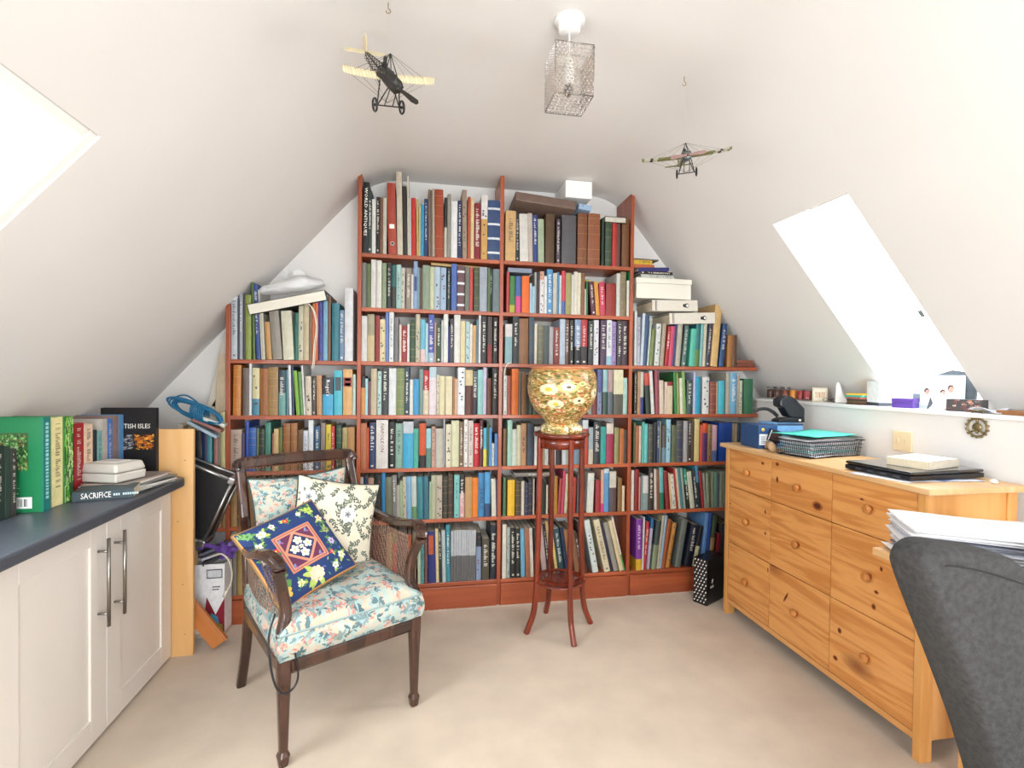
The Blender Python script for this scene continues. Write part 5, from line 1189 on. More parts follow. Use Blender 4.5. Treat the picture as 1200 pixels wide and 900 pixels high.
prof = [(.104, 0), (.110, .006), (.111, .018), (.104, .033), (.088, .043), (.082, .049), (.086, .056), (.106, .080), (.138, .112), (.160, .150), (.173, .195), (.177, .235), (.175, .275), (.168, .302), (.159, .316), (.156, .321)]
cvj = Canvas(900, 420, 'b09058'); rr = random.Random(12)
for _ in range(1500): cvj.ell(rr.random(), rr.random(), .008, .015, 0, rr.choice(['a8642c', 'b8843c', 'd8c490', '985028', 'd8cc9c', 'c89848', '7c4c20', 'd8c894', 'd0b878', '8c5428']))
for _ in range(620): cvj.leaf(rr.random(), rr.random(), .028, .012, rr.uniform(0, 6.3), rr.choice(['5c6430', '7c7c38', '4c4c24', '8c8848', '6c5420']))
for _ in range(90):
    x, y = rr.random(), rr.uniform(.4, .95)
    for k in range(5): cvj.ell(x+.008*math.cos(k*1.256), y+.018*math.sin(k*1.256), .006, .012, 0, rr.choice(['c86c4c', 'e8c8a8', 'd88c5c']))
    cvj.ell(x, y, .003, .006, 0, '4c2c1c')
def daisy(x, y, r, c, mid, mr):
    for k in range(11):
        a = k*2*PI/11; cvj.ell(x+math.cos(a)*r*.62, y+math.sin(a)*r*.62*2.14, r*.40, r*.5, 0, c)
    for k in range(11):
        a = k*2*PI/11+.28; cvj.ell(x+math.cos(a)*r*.35, y+math.sin(a)*r*.35*2.14, r*.35, r*.5, 0, 'e8dcb0')
    cvj.ell(x, y, mr, mr*2.14, 0, mid)
# u grows counter-clockwise seen from above; the camera sees the part around u = .70
for x, y, r_, c, mid, mr in ((.645, .34, .042, 'f4f0dc', 'e0b83c', .016), (.735, .30, .044, 'f0e4a0', '3c2c20', .011), (.675, .58, .038, 'f4f0dc', 'e0b83c', .014), (.79, .52, .030, 'f4f0dc', '2c2824', .009), (.60, .62, .02, 'ecd8a0', 'b86c2c', .006), (.80, .25, .02, 'd8cc5c', '8c9c3c', .01),
    (.25, .35, .045, 'f4f0dc', 'e0b83c', .016), (.35, .5, .04, 'f0e4a0', '3c2c20', .01), (.1, .35, .045, 'f4f0dc', 'e0b83c', .016), (.9, .4, .04, 'f4f0dc', '3c2c20', .01), (.45, .35, .04, 'f4f0dc', 'e0b83c', .016), (.02, .6, .03, 'f0e4a0', 'e0b83c', .01)): daisy(x, y, r_*1.12, {'f4f0dc': 'd8d0ac', 'f0e4a0': 'd4c074'}.get(c, c), mid, mr)
for _ in range(160): cvj.leaf(rr.random(), rr.random(), .02, .010, rr.uniform(0, 6.3), rr.choice(['5c6430', '6c6c34', '9c6c2c']))
cvj.rect(0, 1, .0, .012, 'c8945c')
POTM = attr_mat('glazed_pottery', .35, coat=.25, noise=.05)
body_p = prof[5:]; foot_p = prof[:6]
def lathe_paint(name, pr, cv, nu, nv, v0, v1):
    ls = [0]
    for i in range(1, len(pr)): ls.append(ls[-1]+math.hypot(pr[i][0]-pr[i-1][0], pr[i][1]-pr[i-1][1]))
    rs = np.array([p[0] for p in pr]); zz = np.array([p[1] for p in pr]); ls = np.array(ls)/ls[-1]
    def fn(u, v):
        s_ = 1-v; r_ = float(np.interp(s_, ls, rs)); z = float(np.interp(s_, ls, zz)); a = 2*PI*u; return (r_*math.cos(a), r_*math.sin(a), z)
    return canvas_grid(name, cv, nu, nv, fn, POTM, pot)
lathe_paint('bowl', body_p, cvj, 640, 160, 0, 1)
cvf = Canvas(500, 60, 'dcc488')
for _ in range(500): cvf.leaf(rr.random(), rr.random(), .02, .10, rr.uniform(0, 6.3), rr.choice(['6c6c30', 'c89440', 'ecdcac', 'a85c2c', '8c8440']))
for _ in range(30): x = rr.random(); cvf.ell(x, .5, .010, .22, 0, 'f0e8c8'); cvf.ell(x, .5, .003, .08, 0, '6c3c24')
lathe_paint('foot', foot_p, cvf, 240, 12, 0, 1)
q = MB(); q.lathe([(.156, .320), (.162, .322), (.164, .328), (.161, .334), (.150, .335), (.146, .329), (.150, .318), (.162, .27), (.165, .22), (.15, .15), (.1, .09), (.0, .08)], 64); q.build('rim', mat('rim_glaze', 'b8744c', .25, coat=.5), pot)
tag(pot, 'large glazed jardiniere painted with yellow and cream flowers on the plant stand', 'planter')

# ------------------------------------------------------------------ pendant lamp
LX, LY = .46, 1.555
pd = empty('pendant_lamp', (LX, LY, FLAT))
q = MB(); q.lathe([(.0, -.040), (.028, -.040), (.034, -.034), (.036, -.012), (.048, -.008), (.05, 0), (.0, 0)], 32); q.build('ceiling_rose', WHITEP, pd)
bz = onY(672, 110, LY-.0615)[2]; tz = onY(672, 49.5, LY-.0615)[2]; zt, zb = tz-FLAT, bz-FLAT
q = MB(); q.tube([(0, 0, -.035), (0, 0, zt-.012)], .003, 8); q.build('flex', WHITEP, pd)
q = MB(); q.lathe([(.0, zt-.095), (.012, zt-.095), (.016, zt-.085), (.017, zt-.045), (.012, zt-.035), (.011, zt-.01), (.006, zt), (.0, zt)], 20); q.build('lamp_holder', WHITEP, pd)
q = MB(); q.lathe([(.0, zt-.128), (.012, zt-.126), (.016, zt-.115), (.014, zt-.1), (.010, zt-.094), (0, zt-.094)], 16); q.build('bulb', mat('bulb_dark_base', '6c6864', .2), pd)
hw = .0615; sh_ = empty('lamp_shade', (0, 0, 0), parent=pd)
q = MB(); CHR = mat('chrome_wire', '807870', .25, metal=1)
cor = [(-hw, -hw), (hw, -hw), (hw, hw), (-hw, hw)]
for z in (zt, zb): q.tube([(x, y, z) for x, y in cor+[cor[0]]], .0016, 6)
for x, y in cor: q.tube([(x, y, zt), (x, y, zb)], .0013, 6)
q.tube([(-hw, 0, zt), (hw, 0, zt)], .0012, 5); q.tube([(0, -hw, zt), (0, hw, zt)], .0012, 5)
q.build('frame', CHR, sh_)
CRY = mat('crystal', 'f0e6de', .08); CRY.node_tree.nodes['Principled BSDF'].inputs['Transmission Weight'].default_value = .75; CRY.node_tree.nodes['Principled BSDF'].inputs['IOR'].default_value = 1.45
q = MB(); q2 = MB(); nr = 15; nc = 10
def bead(mb, c, r_):
    x, y, z = c; mb.add([(x+r_, y, z), (x-r_, y, z), (x, y+r_, z), (x, y-r_, z), (x, y, z+r_), (x, y, z-r_)], [(0, 2, 4), (2, 1, 4), (1, 3, 4), (3, 0, 4), (2, 0, 5), (1, 2, 5), (3, 1, 5), (0, 3, 5)])
for k in range(4):
    (xa, ya), (xb, yb) = cor[k], cor[(k+1) % 4]
    for j in range(nr):
        z = zt+(zb-zt)*(j+.5)/nr
        q2.tube([(xa, ya, z), (xb, yb, z)], .0005, 4)
        for i in range(nc):
            f = (i+.5+(.25 if j % 2 else -.25))/nc; bead(q, (xa+(xb-xa)*f, ya+(yb-ya)*f, z), .0055)
for j in range(8):
    y = -hw+2*hw*(j+.5)/8; q2.tube([(-hw, y, zb), (hw, y, zb)], .0005, 4)
    for i in range(8): bead(q, (-hw+2*hw*(i+.5)/8, y, zb), .004)
o = q.build('crystal_beads', CRY, sh_); o['kind'] = 'stuff'; q2.build('bead_wires', CHR, sh_)['kind'] = 'stuff'
tag(pd, 'square crystal bead pendant lamp hanging from a white ceiling rose', 'lamp')

# ------------------------------------------------------------------ ceiling hooks and model aeroplanes
def hook(px, py, lab):
    p = onZ(px, py, FLAT); q = MB(); q.tube([(0, 0, 0), (0, 0, -.018)], .0015, 6); q.tube([(.007*math.cos(a)-.0, 0, -.026+.007*math.sin(a)) for a in np.linspace(PI/2, -PI, 10)], .0014, 6)
    o = q.build('ceiling_hook', mat('brass_hook', '9c8458', .35, metal=.8), loc=(p[0], p[1], FLAT)); tag(o, lab, 'hook'); return p
h1 = hook(455, 3, 'small brass ceiling hook at the top edge of the picture'); h2 = hook(802, 90, 'small brass ceiling hook above the green winged model aeroplane')
def plane(name, c, span, rot, wingm, bodym, scale, lab, hk, crosses, open_tail, numbers):
    """nose towards -y, wings along x"""
    t = empty(name, c, rot=rot); s_ = scale
    ch_ = span*.17
    def wing(side):
        n = 14; nk = 8
        cvx = Canvas(120, 40, wingm)
        for k in range(16): cvx.rect(k/16, k/16+.012, 0, 1, 'b8a888' if not crosses else '6c6c44')
        if crosses:
            cvx.rect(.58, .93, 0, 1, 'c8c4b4')
            for a, b_ in ((.70, .5),):
                cvx.rect(.66, .84, .42, .58, '1c1c1c'); cvx.rect(.725, .775, .08, .92, '1c1c1c'); cvx.ell(.75, .08, .05, .08, 0, '1c1c1c'); cvx.ell(.75, .92, .05, .08, 0, '1c1c1c'); cvx.ell(.66, .5, .02, .16, 0, '1c1c1c'); cvx.ell(.84, .5, .02, .16, 0, '1c1c1c')
        def f(u, v, top):
            x = side*(.02+u*(span/2-.02)); tip = max(0, 1-((u-.88)/.12)**2)**.5 if u > .88 else 1
            y = -ch_*.3+ch_*(v-.0)*(.96 if not crosses else 1)*tip+ch_*.5*(1-tip)*.5; camb = .010*math.sin(PI*v)
            return (x, y, camb+u*u*.006+(.0018 if top else 0))
        return canvas_grid('wing', cvx, 60, 12, lambda u, v: f(u, v, True), attr_or(wingm), t, closed_back=lambda u, v: f(u, v, False))
    wing(-1); wing(1)
    DK_ = mat('plane_dark', '24221f', .45)
    q = MB(); L = span*.78
    fr = lambda y: .018*(1-.72*max(0, (y-.03)/(L-.03)))
    if open_tail:
        for sx_ in (-1, 1):
            for sz in (-1, 1): q.tube([(sx_*fr(.02), .02, sz*fr(.02)-.006), (sx_*fr(L)*.5, L*.92, sz*fr(L)*.5)], .0013, 5)
        for k in range(9):
            y = .05+k*(L*.85-.05)/8; a = fr(y); 
            for p0_, p1_ in (((-a, -a), (-a, a)), ((a, -a), (a, a)), ((-a, a), (a, a)), ((-a, -a), (a, -a))): q.tube([(p0_[0], y, p0_[1]-.004), (p1_[0], y, p1_[1]-.004)], .0009, 4)
        q.build('tail_frame', DK_, t)
    else:
        q.lathe([(.006, L*.95), (.012, L*.6), (.017, .05), (.018, .0)], 10, T=Matrix.Rotation(-PI/2, 4, 'X')); q.build('tail_boom', mat('plane_linen', '9c9470', .6), t)
    q = MB(); q.lathe([(.0, -.052), (.012, -.052), (.019, -.046), (.020, -.015), (.019, .03), (.017, .055), (.0, .06)], 16, T=Matrix.Rotation(-PI/2, 4, 'X') @ Matrix.Scale(1, 4)); q.build('cowling', DK_ if open_tail else mat('plane_steel', '6c7474', .35, metal=.6), t)
    q = MB()
    for k in range(7):
        a = 2*PI*k/7; q.tube([(0, -.045, 0), (.019*math.cos(a), -.047, .019*math.sin(a))], .0038, 6)
    q.build('engine_cylinders', mat('engine_metal', '3c3a38', .3, metal=.8), t)['kind'] = 'stuff'
    q = MB(); q.lathe([(0, -.064), (.005, -.062), (.006, -.054), (0, -.052)], 10, T=Matrix.Rotation(-PI/2, 4, 'X'))
    pa_ = -.45 if open_tail else .06
    for sd in (-1, 1):
        ol = [(0, -.004), (.02, -.005), (.05, -.009), (.068, -.007), (.072, 0), (.066, .006), (.04, .006), (0, .004)]
        q.prism([(a*math.cos(pa_)*sd-b_*math.sin(pa_)*sd, a*math.sin(pa_)*sd+b_*math.cos(pa_)*sd) for a, b_ in ol], -.0600, -.0575, 'XZ')
    q.build('propeller', DK_ if open_tail else mat('prop_wood', '6c3a28', .35), t)
    # tail plane and rudder
    q = MB(); q.prism([(-.06, L*.86), (.06, L*.86), (.065, L*.97), (.04, L*1.0), (-.04, L*1.0), (-.065, L*.97)], .0, .002, 'XY'); q.build('tailplane', mat('linen_'+wingm, wingm, .7), t)
    q = MB(); q.prism([(L*.9, .0), (L*1.04, .0), (L*1.06, .03), (L*1.0, .045), (L*.92, .03)], -.001, .001, 'YZ'); q.build('rudder', mat('linen_'+wingm, wingm, .7), t)
    # cabane, rigging, undercarriage
    q = MB(); py_ = .015
    for sx_ in (-1, 1):
        q.tube([(sx_*.017, py_-.02, .012), (0, py_, .058)], .0014, 5); q.tube([(sx_*.017, py_+.025, .012), (0, py_, .058)], .0014, 5)
    q.build('cabane_struts', DK_, t)
    q = MB()
    for sx_ in (-1, 1):
        for k in (.35, .62, .85):
            q.tube([(0, py_, .058), (sx_*span/2*k, .0, .008)], .0005, 3); q.tube([(0, .0, -.062), (sx_*span/2*k, .0, .002)], .0005, 3)
    q.build('rigging_wires', mat('rigging', '5c5850', .5), t)['kind'] = 'stuff'
    q = MB(); wx = .036
    for sx_ in (-1, 1):
        q.tube([(sx_*.016, -.03, -.012), (sx_*wx*.9, -.01, -.066)], .0018, 6); q.tube([(sx_*.016, .03, -.012), (sx_*wx*.9, -.008, -.066)], .0018, 6); q.tube([(sx_*.01, -.03, -.014), (sx_*.012, -.01, -.066)], .0015, 6)
    q.tube([(-wx-.004, -.01, -.066), (wx+.004, -.01, -.066)], .002, 6); q.build('undercarriage', DK_, t)
    for sx_ in (-1, 1):
        q = MB(); R_ = .0165; pts = [(sx_*(wx+.004), -.01+R_*math.cos(a), -.066+R_*math.sin(a)) for a in np.linspace(0, 2*PI, 17)]
        q.tube(pts, .0028, 6, caps=False); q.tube([(sx_*wx, -.01, -.066), (sx_*(wx+.008), -.01, -.066)], .004, 8)
        for a in range(4): q.tube([(sx_*(wx+.004), -.01, -.066), (sx_*(wx+.004), -.01+R_*math.cos(a*PI/2), -.066+R_*math.sin(a*PI/2))], .0008, 4)
        q.build('wheel', BLACKP, t)
    q = MB(); q.lathe([(0, .0), (.007, .0), (.008, .012), (.005, .018), (.006, .024), (.004, .031), (0, .032)], 10, T=Matrix.Translation((0, .045, .010))); q.build('pilot_figure', DK_, t)
    if numbers: text_mesh(numbers, .022, m=mat('numeral_dark', '3c342c', .6), parent=t, loc=(-.045, .012, .0145), rot=(0, 0, PI))
    t.scale = (s_, s_, s_)
    # nylon thread up to the hook
    q = MB(); top = Vector((hk[0], hk[1], FLAT-.03)); q.tube([(0, 0, 0), tuple(top-Vector((c[0], c[1], c[2]+.055*s_)))], .0003, 3)
    tag(q.build('nylon_thread', mat('nylon', 'd8d4d0', .3), loc=(c[0], c[1], c[2]+.055*s_)), 'fine nylon thread from the hook to the '+('cream' if open_tail else 'green')+' winged model aeroplane', 'thread')
    tag(t, lab, 'model aeroplane'); return t
_am = {}
def attr_or(k):
    if k not in _am: _am[k] = attr_mat('wing_cloth_'+k, .65, noise=.08)
    return _am[k]
plane('model_aeroplane', tuple(onY(457, 93, 1.60)), .262, (.80, -.20, .40), 'd8cba8', None, 1.12, 'cream winged model aeroplane with open tail frame hanging at left', h1, False, True, '37')
plane('model_aeroplane', tuple(onY(804, 184, 1.764)), .37, (.26, -.06, -.40), '7c7c4c', None, .88, 'green winged model aeroplane with black crosses hanging at right', h2, True, False, None)

# ------------------------------------------------------------------ things on the ledge of the right wall
ZG = ZLED+.0005
def lp(px, py, x=2.16): p = onX(px, py, x); return p[0], p[1]
GLJ = GL.copy(); GLJ.name = 'jar_glass'
for k, (px, c, lab) in enumerate(((903, '4c2c24', 'small jar with dark contents, nearest the bookcase on the ledge'), (912, '5c3428', 'small jar with dark contents, second from the bookcase'), (921, '8c4424', 'small jar with brown and orange contents, third on the ledge'), (930, 'e8942c', 'orange candle in a clear glass on the ledge'), (938.5, 'a82830', 'red candle in a clear glass on the ledge'), (946.5, 'b84448', 'rose red candle in a clear glass, nearest the little picture'))):
    x, y = lp(px, 462); t = empty('candle_jar' if k > 2 else 'glass_jar', (x, y, ZG)); hj = .066
    q = MB(); q.lathe([(.0, .0), (.021, .0), (.022, .004), (.022, hj), (.0205, hj), (.0205, .006), (0, .006)], 20); q.build('glass', GLJ, t)
    q = MB(); q.lathe([(.0, .0065), (.0200, .0065), (.0200, hj*.86), (0, hj*.86)], 18); q.build('wax' if k > 2 else 'contents', mat('jar_fill_'+c, c, .5), t)
    if k < 3: q = MB(); q.lathe([(.0, hj), (.0225, hj), (.0225, hj+.008), (0, hj+.008)], 18); q.build('lid', STEEL, t)
    tag(t, lab, 'candle' if k > 2 else 'jar', 'glass jars and candles on the ledge')
x, y = lp(961, 460); t = empty('small_picture', (x, y, ZG), rot=(.12, 0, -.75)); ft = mat('tile_frame', 'd8ccb4', .5)
q = MB(); q.box(-.036, .036, -.004, .004, 0, .078); q.build('frame', ft, t, bevel=.002)
cv = Canvas(40, 44, 'e4dcc8')
for k in range(5): cv.rect(.12+k*.17, .2+k*.17, .35+.04*(k % 2), .75, 'c88c5c'); cv.ell(.16+k*.17, .32, .05, .06, 0, 'b86c4c')
canvas_grid('print', cv, 30, 32, lambda u, v: (-.028+.056*u, -.0045, .070-.062*v), PRINTM, t); tag(t, 'little cream framed picture standing on the ledge', 'picture')
x, y = lp(972, 468, 2.13); q = MB()
for s_ in (-1, 1): q.tube([(.02*s_+.014*math.cos(a), 0, .014+.010*math.sin(a)) for a in np.linspace(0, 2*PI, 13)], .0013, 5, caps=False); q.tube([(.034*s_, 0, .018), (.030*s_, .05, .004)], .0012, 5)
q.tube([(-.006, 0, .016), (.006, 0, .016)], .0012, 5); tag(q.build('spectacles', BLACKP, loc=(x, y, ZG), rot=(0, 0, -1.2)), 'black framed spectacles lying beside the little cream picture', 'spectacles')
x, y = lp(988, 466); q = MB(); q.prism([(-.035, 0), (.04, 0), (.03, .016), (.01, .03), (-.004, .06), (-.014, .10), (-.026, .112), (-.032, .09)], -.012, .012, 'XZ'); tag(q.build('swan_ornament', WHITEP, loc=(x, y, ZG), rot=(0, 0, -.9), bevel=.006), 'curved white china ornament on the ledge left of the coasters', 'ornament')
cols = ['4c3c30', '7c5c3c', '3c3c38', 'c86c5c', '3cb0a0', 'e8b83c']
for k, c in enumerate(cols):
    x, y = lp(1009, 470, 2.15); q = MB(); q.box(-.045, .045, -.042, .042, 0, .0088); tag(q.build('coaster', mat('coaster_'+c, c, .5), loc=(x+(.004 if k % 2 else 0), y+(.006 if k > 2 else 0), ZG+k*.0093), rot=(0, 0, .1*(k % 3))), f"{cname(c)} coaster, {ordn(k+1)} from the bottom of the ledge stack", 'coaster', 'coloured coasters stacked on the ledge')
x, y = lp(1030, 470); t = empty('card_box', (x, y, ZG), rot=(0, 0, -.2)); q = MB(); q.box(-.03, .03, -.042, .042, .016, .115, hl('eceef0')); q.box(-.03, .03, -.042, .042, 0, .0155, hl('3c444c')); q.build('box_body', BX, t, bevel=.001); tag(t, 'tall white carton with a dark foot, standing under the roof window', 'box')
# photo block and slate heart behind
x, y = lp(1118, 470, 2.215); q = MB(); q.prism([(-.08, 0), (.08, 0), (.085, .10), (.055, .16), (.0, .17), (-.05, .15)], 0, .014, 'XZ'); tag(q.build('slate_plaque', mat('slate_grey', '5c646c', .5, noise=.3, scale=20), loc=(2.20, y+.005, ZG), rot=(-.08, 0, -PI/2+.35), bevel=.002), 'dark slate coloured plaque standing behind the glass photo block', 'plaque')
p0 = lp(1068, 474, 2.17); p1 = lp(1122, 478, 2.17); Lw = abs(p0[1]-p1[1]); t = empty('photo_frame', (2.172, p0[1], ZG), rot=(0, 0, -PI/2+.12))
q = MB(); q.box(0, Lw, 0, .018, 0, .145); q.build('glass_block', mat('glass_pale', 'd4e4ec', .08), t, bevel=.001)
cv = Canvas(150, 110, 'e8eef2'); cv.rect(0, .30, .0, .62, 'd0e0ec'); cv.rect(0, .16, .62, .9, '8c9ca0'); cv.rect(.28, 1, .0, 1, 'f0f2f4')
for (x_, y_, s_) in ((.30, .52, .8), (.64, .55, .75), (.80, .42, 1.0)):
    cv.ell(x_, y_+.36*s_, .13*s_, .30*s_, 0, 'f2eeee' if x_ < .7 else 'e0e8f0'); cv.ell(x_, y_-.02, .065*s_, .12*s_, 0, '4c3c38'); cv.ell(x_+.01, y_+.02*s_, .052*s_, .10*s_, 0, 'd8a898')
canvas_grid('photograph', cv, 90, 66, lambda u, v: (.006+(Lw-.012)*u, -.0006, .140-.125*v), PRINTM, t); tag(t, 'glass photo block with a family picture, standing on the ledge', 'photo frame')
x, y = lp(1061, 474, 2.135); t = empty('gift_box', (2.135, y, ZG), rot=(0, 0, .35)); PU = mat('purple_card', '5c3c9c', .45)
q = MB(); q.box(-.032, .032, -.04, .04, 0, .024); q.build('box_body', PU, t, bevel=.001); q = MB(); q.box(-.033, .033, -.041, .041, .0245, .042); q.build('lid', PU, t, bevel=.001); tag(t, 'small purple lidded gift box on the ledge', 'box')
x, y = lp(1097, 477, 2.118); q = MB()
prof_ = [(0, 0), (.036, 0), (.038, .006), (.03, .012), (.022, .03), (.012, .048), (.008, .052), (.010, .062), (.007, .070), (0, .072)]
q.lathe(prof_, 24); tag(q.build('china_figurine', WHITEP, loc=(2.138, y, ZG)), 'white china lady figurine in a wide skirt in front of the photo block', 'figurine')
p = lp(1128, 474, 2.14); t = empty('trinket_box', (2.16, p[1], ZG), rot=(0, 0, -PI/2+.35)); cv = Canvas(80, 30, '3c3434'); rr = random.Random(3)
for _ in range(26): cv.flower(rr.random(), rr.random(), .07, 5, rr.choice(['c87c5c', '8c7c74', 'd8b8a0', '7c3c3c']), '2c2424')
q = MB(); q.box(-.055, .055, -.03, .04, 0, .048); q.build('box_body', mat('lacquer_dark', '2c2422', .3), t, bevel=.001); canvas_grid('painted_side', cv, 50, 20, lambda u, v: (-.054+.108*u, -.0306, .046-.044*v), PRINTM, t); tag(t, 'dark trinket box painted with flowers on the ledge', 'box')
x, y = lp(1158, 477, 2.125); cl = sheet(2.135, y, .11, .06, ZG+.012, -PI/2, 'd8dce4', amp=.010, name='folded_cloth', th=.002); tag(cl, 'crumpled white tissue lying on the ledge beside the trinket box', 'tissue')
p = lp(1205, 482, 2.14); t = part_box('wooden_tray', 2.112, 2.20, 1.19, 1.505, ZG, ZG+.016, mat('tray_wood', '9c6c48', .45), None, .002); tag(t, 'flat brown wooden tray at the right end of the ledge', 'tray')
# horse brass hanging on the wall below the ledge
c = onX(1145, 499, XR-.006); t = empty('horse_brass', tuple(c), rot=(0, 0, -PI/2)); BR = mat('brass_old', '8c7c58', .35, metal=.85)
q = MB(); R_ = .034
pts = [(R_*math.sin(a), 0, R_*1.0*math.cos(a)-.006) for a in np.linspace(0, 2*PI, 29)]; q.tube(pts, .0038, 6, caps=False)
for k in range(14): a = 2*PI*k/14; q.tube([(R_*1.02*math.sin(a), 0, R_*1.02*math.cos(a)-.006), (R_*1.22*math.sin(a), 0, R_*1.22*math.cos(a)-.006)], .0042, 6)
q.build('rim', BR, t)
q = MB(); q.tube([(-.016, 0, .036), (-.02, 0, .058), (.02, 0, .058), (.016, 0, .036), (-.016, 0, .036)], .0035, 6); q.build('hanger', BR, t)
q = MB(); q.lathe([(0, -.003), (.016, -.003), (.018, 0), (.012, .003), (0, .004)], 16, T=Matrix.Translation((0, 0, -.006)) @ Matrix.Rotation(PI/2, 4, 'X')); q.tube([(0, 0, -.03), (0, 0, -.02)], .004, 6); q.tube([(0, 0, .008), (0, 0, .03)], .004, 6); q.tube([(-.008, 0, -.016), (-.022, 0, -.026)], .0035, 6); q.tube([(.008, 0, -.016), (.022, 0, -.026)], .0035, 6); q.build('emblem', BR, t)
tag(t, 'round openwork horse brass hanging on the right wall below the ledge', 'horse brass')
# double socket
c = onX(1059, 517, XR); t = empty('light_switch', (XR, c[1], c[2]), rot=(0, 0, -PI/2)); q = MB(); q.box(-.044, .044, -.010, -.0005, -.044, .044); q.build('face_plate', mat('socket_cream', 'e4d4b0', .4), t, bevel=.003)
for s_ in (-1, 1):
    q = MB(); q.box(s_*.018-.005, s_*.018+.005, -.014, -.0102, -.008, .012); q.build('switch', mat('socket_switch', 'dccca8', .4), t, bevel=.001)
tag(t, 'cream double light switch plate on the right wall above the chest', 'switch')

# ------------------------------------------------------------------ desk corner with papers, grey chair in the foreground
dk = empty('desk', (1.75, 1.17, 0)); DZ = .775
part_box('top', 1.405, 2.09, 1.00, 1.335, DZ-.024, DZ, PINETOP, dk, .003)
for x, y in ((1.76, 1.03), (2.05, 1.03), (1.76, 1.30), (2.05, 1.30)): part_box('leg', x-.022, x+.022, y-.022, y+.022, 0, DZ-.025, PINEZ, dk, .002)
tag(dk, 'pale pine desk corner buried under papers at the right', 'desk')
base = DZ+.0006; cs = ['d8d8e4', 'e8e6e4', '8c8c98', 'dcdce4', 'e8e8ea', '6c7484', 'd8dce4', 'eceaea', 'c4c8d4', 'e4e4ea', '7c808c', 'e8e8ec', 'efefef', 'f2f2f2']
for k, c in enumerate(cs):
    top = k >= 11
    o = sheet(1.53+rnd.uniform(-.012, .012)+(.02 if top else .02), 1.15+rnd.uniform(-.015, .015), .34 if not top else .36, .25, base+.004+k*.0082, -.52+rnd.uniform(-.10, .10), c, amp=.003 if not top else .0035, th=.003 if k % 3 == 2 else .0012, bend=0 if not top else .0, ph=k*.12)
    tag(o, f"{cname(c)} paper, {ordn(k+1)} from the bottom of the pile on the desk", 'paper', 'papers piled on the desk behind the grey chair')
# grey upholstered chair seen from behind
gc = empty('office_chair', (1.2, .86, 0)); GF = mat('grey_wool', '454443', .95, noise=.22, scale=90, bump=.5, bscale=420, h2='323131', detail=6)
ol = [(1.075, .40), (1.045, .50), (1.002, .62), (.955, .74), (.905, .865), (.876, .945), (.874, .972), (.886, .995), (.910, 1.006), (.95, 1.004), (1.05, .985), (1.2, .955), (1.35, .972), (1.46, .985), (1.50, .975), (1.52, .95), (1.512, .91), (1.46, .78), (1.41, .65), (1.365, .5), (1.34, .40)]
ol = [(x+.145-(.0 if x < 1.2 else .06), z-.045-(.03 if 1.1 < x < 1.4 and z > .9 else 0)) for x, z in ol]
def back_slab():
    q = MB(); n = len(ol); cx_, cz_ = 1.31, .68
    layers = [(0, .93), (.004, .965), (.014, .99), (.03, 1.0), (.07, 1.0), (.086, .99), (.096, .965), (.10, .93)]
    sm = [smooth_path([(x, 0, z) for x, z in ol], 3)][0]; m_ = len(sm)
    for d, k in layers:
        for p in sm:
            bow = .045*((p[0]-1.31)/.32)**2
            q.v.append((cx_+(p[0]-cx_)*k-1.2, .80+d+bow-.86, cz_+(p[2]-cz_)*(k*.5+.5 if p[2] < .5 else k)))
    L_n = len(layers)
    for l in range(L_n-1):
        for i in range(m_):
            a = l*m_+i; b_ = l*m_+(i+1) % m_; q.f.append([a, b_, b_+m_, a+m_]); q.c.append((0, 0, 0)); q.m.append(0); q.sm.append(True)
    for l in (0, L_n-1):
        cidx = len(q.v); q.v.append((0, (.80 if l == 0 else .90)-.86-(.0 if l == 0 else 0), cz_))
        for i in range(m_):
            q.f.append([l*m_+i, l*m_+(i+1) % m_, cidx]); q.c.append((0, 0, 0)); q.m.append(0); q.sm.append(True)
    return q
q = back_slab(); q.build('backrest', GF, gc)
q = MB(); q.tube([(p[0]-1.2, .7985+.045*((p[0]-1.31)/.32)**2-.86, p[2]) for p in smooth_path([(1.048, 0, .926), (1.07, 0, .926), (1.12, 0, .917), (1.2, 0, .893), (1.3, 0, .862), (1.4, 0, .856), (1.5, 0, .875), (1.56, 0, .885)], 6)], .0016, 5); q.build('seam', mat('grey_seam', '2a2a2a', .9), gc)
q = MB(); q.box(-.12, .34, -.52, -.075, .36, .455); q.build('seat', GF, gc, bevel=.03)
q = MB(); q.box(.07, .15, -.10, .03, .30, .42); q.build('back_bracket', BLACKP, gc, bevel=.004)
q = MB(); q.tube([(.11, -.3, .08), (.11, -.3, .36)], .025, 14); q.build('gas_column', BLACKM, gc)
for k in range(5):
    a = 2*PI*k/5+.3; q = MB(); q.sweep([(.11, -.3, .09), (.11+.26*math.cos(a), -.3+.26*math.sin(a), .06)], (.035, .022)); l_ = q.build('leg', BLACKP, gc, bevel=.003)
    q = MB(); q.lathe([(.012, -.012), (.026, -.01), (.026, .01), (.012, .012)], 14, T=Matrix.Translation((.11+.26*math.cos(a), -.3+.26*math.sin(a), .026)) @ Matrix.Rotation(PI/2, 4, 'X')); q.build('castor', BLACKP, l_)
tag(gc, 'dark grey upholstered office chair, its tall tapering back filling the right foreground', 'chair')

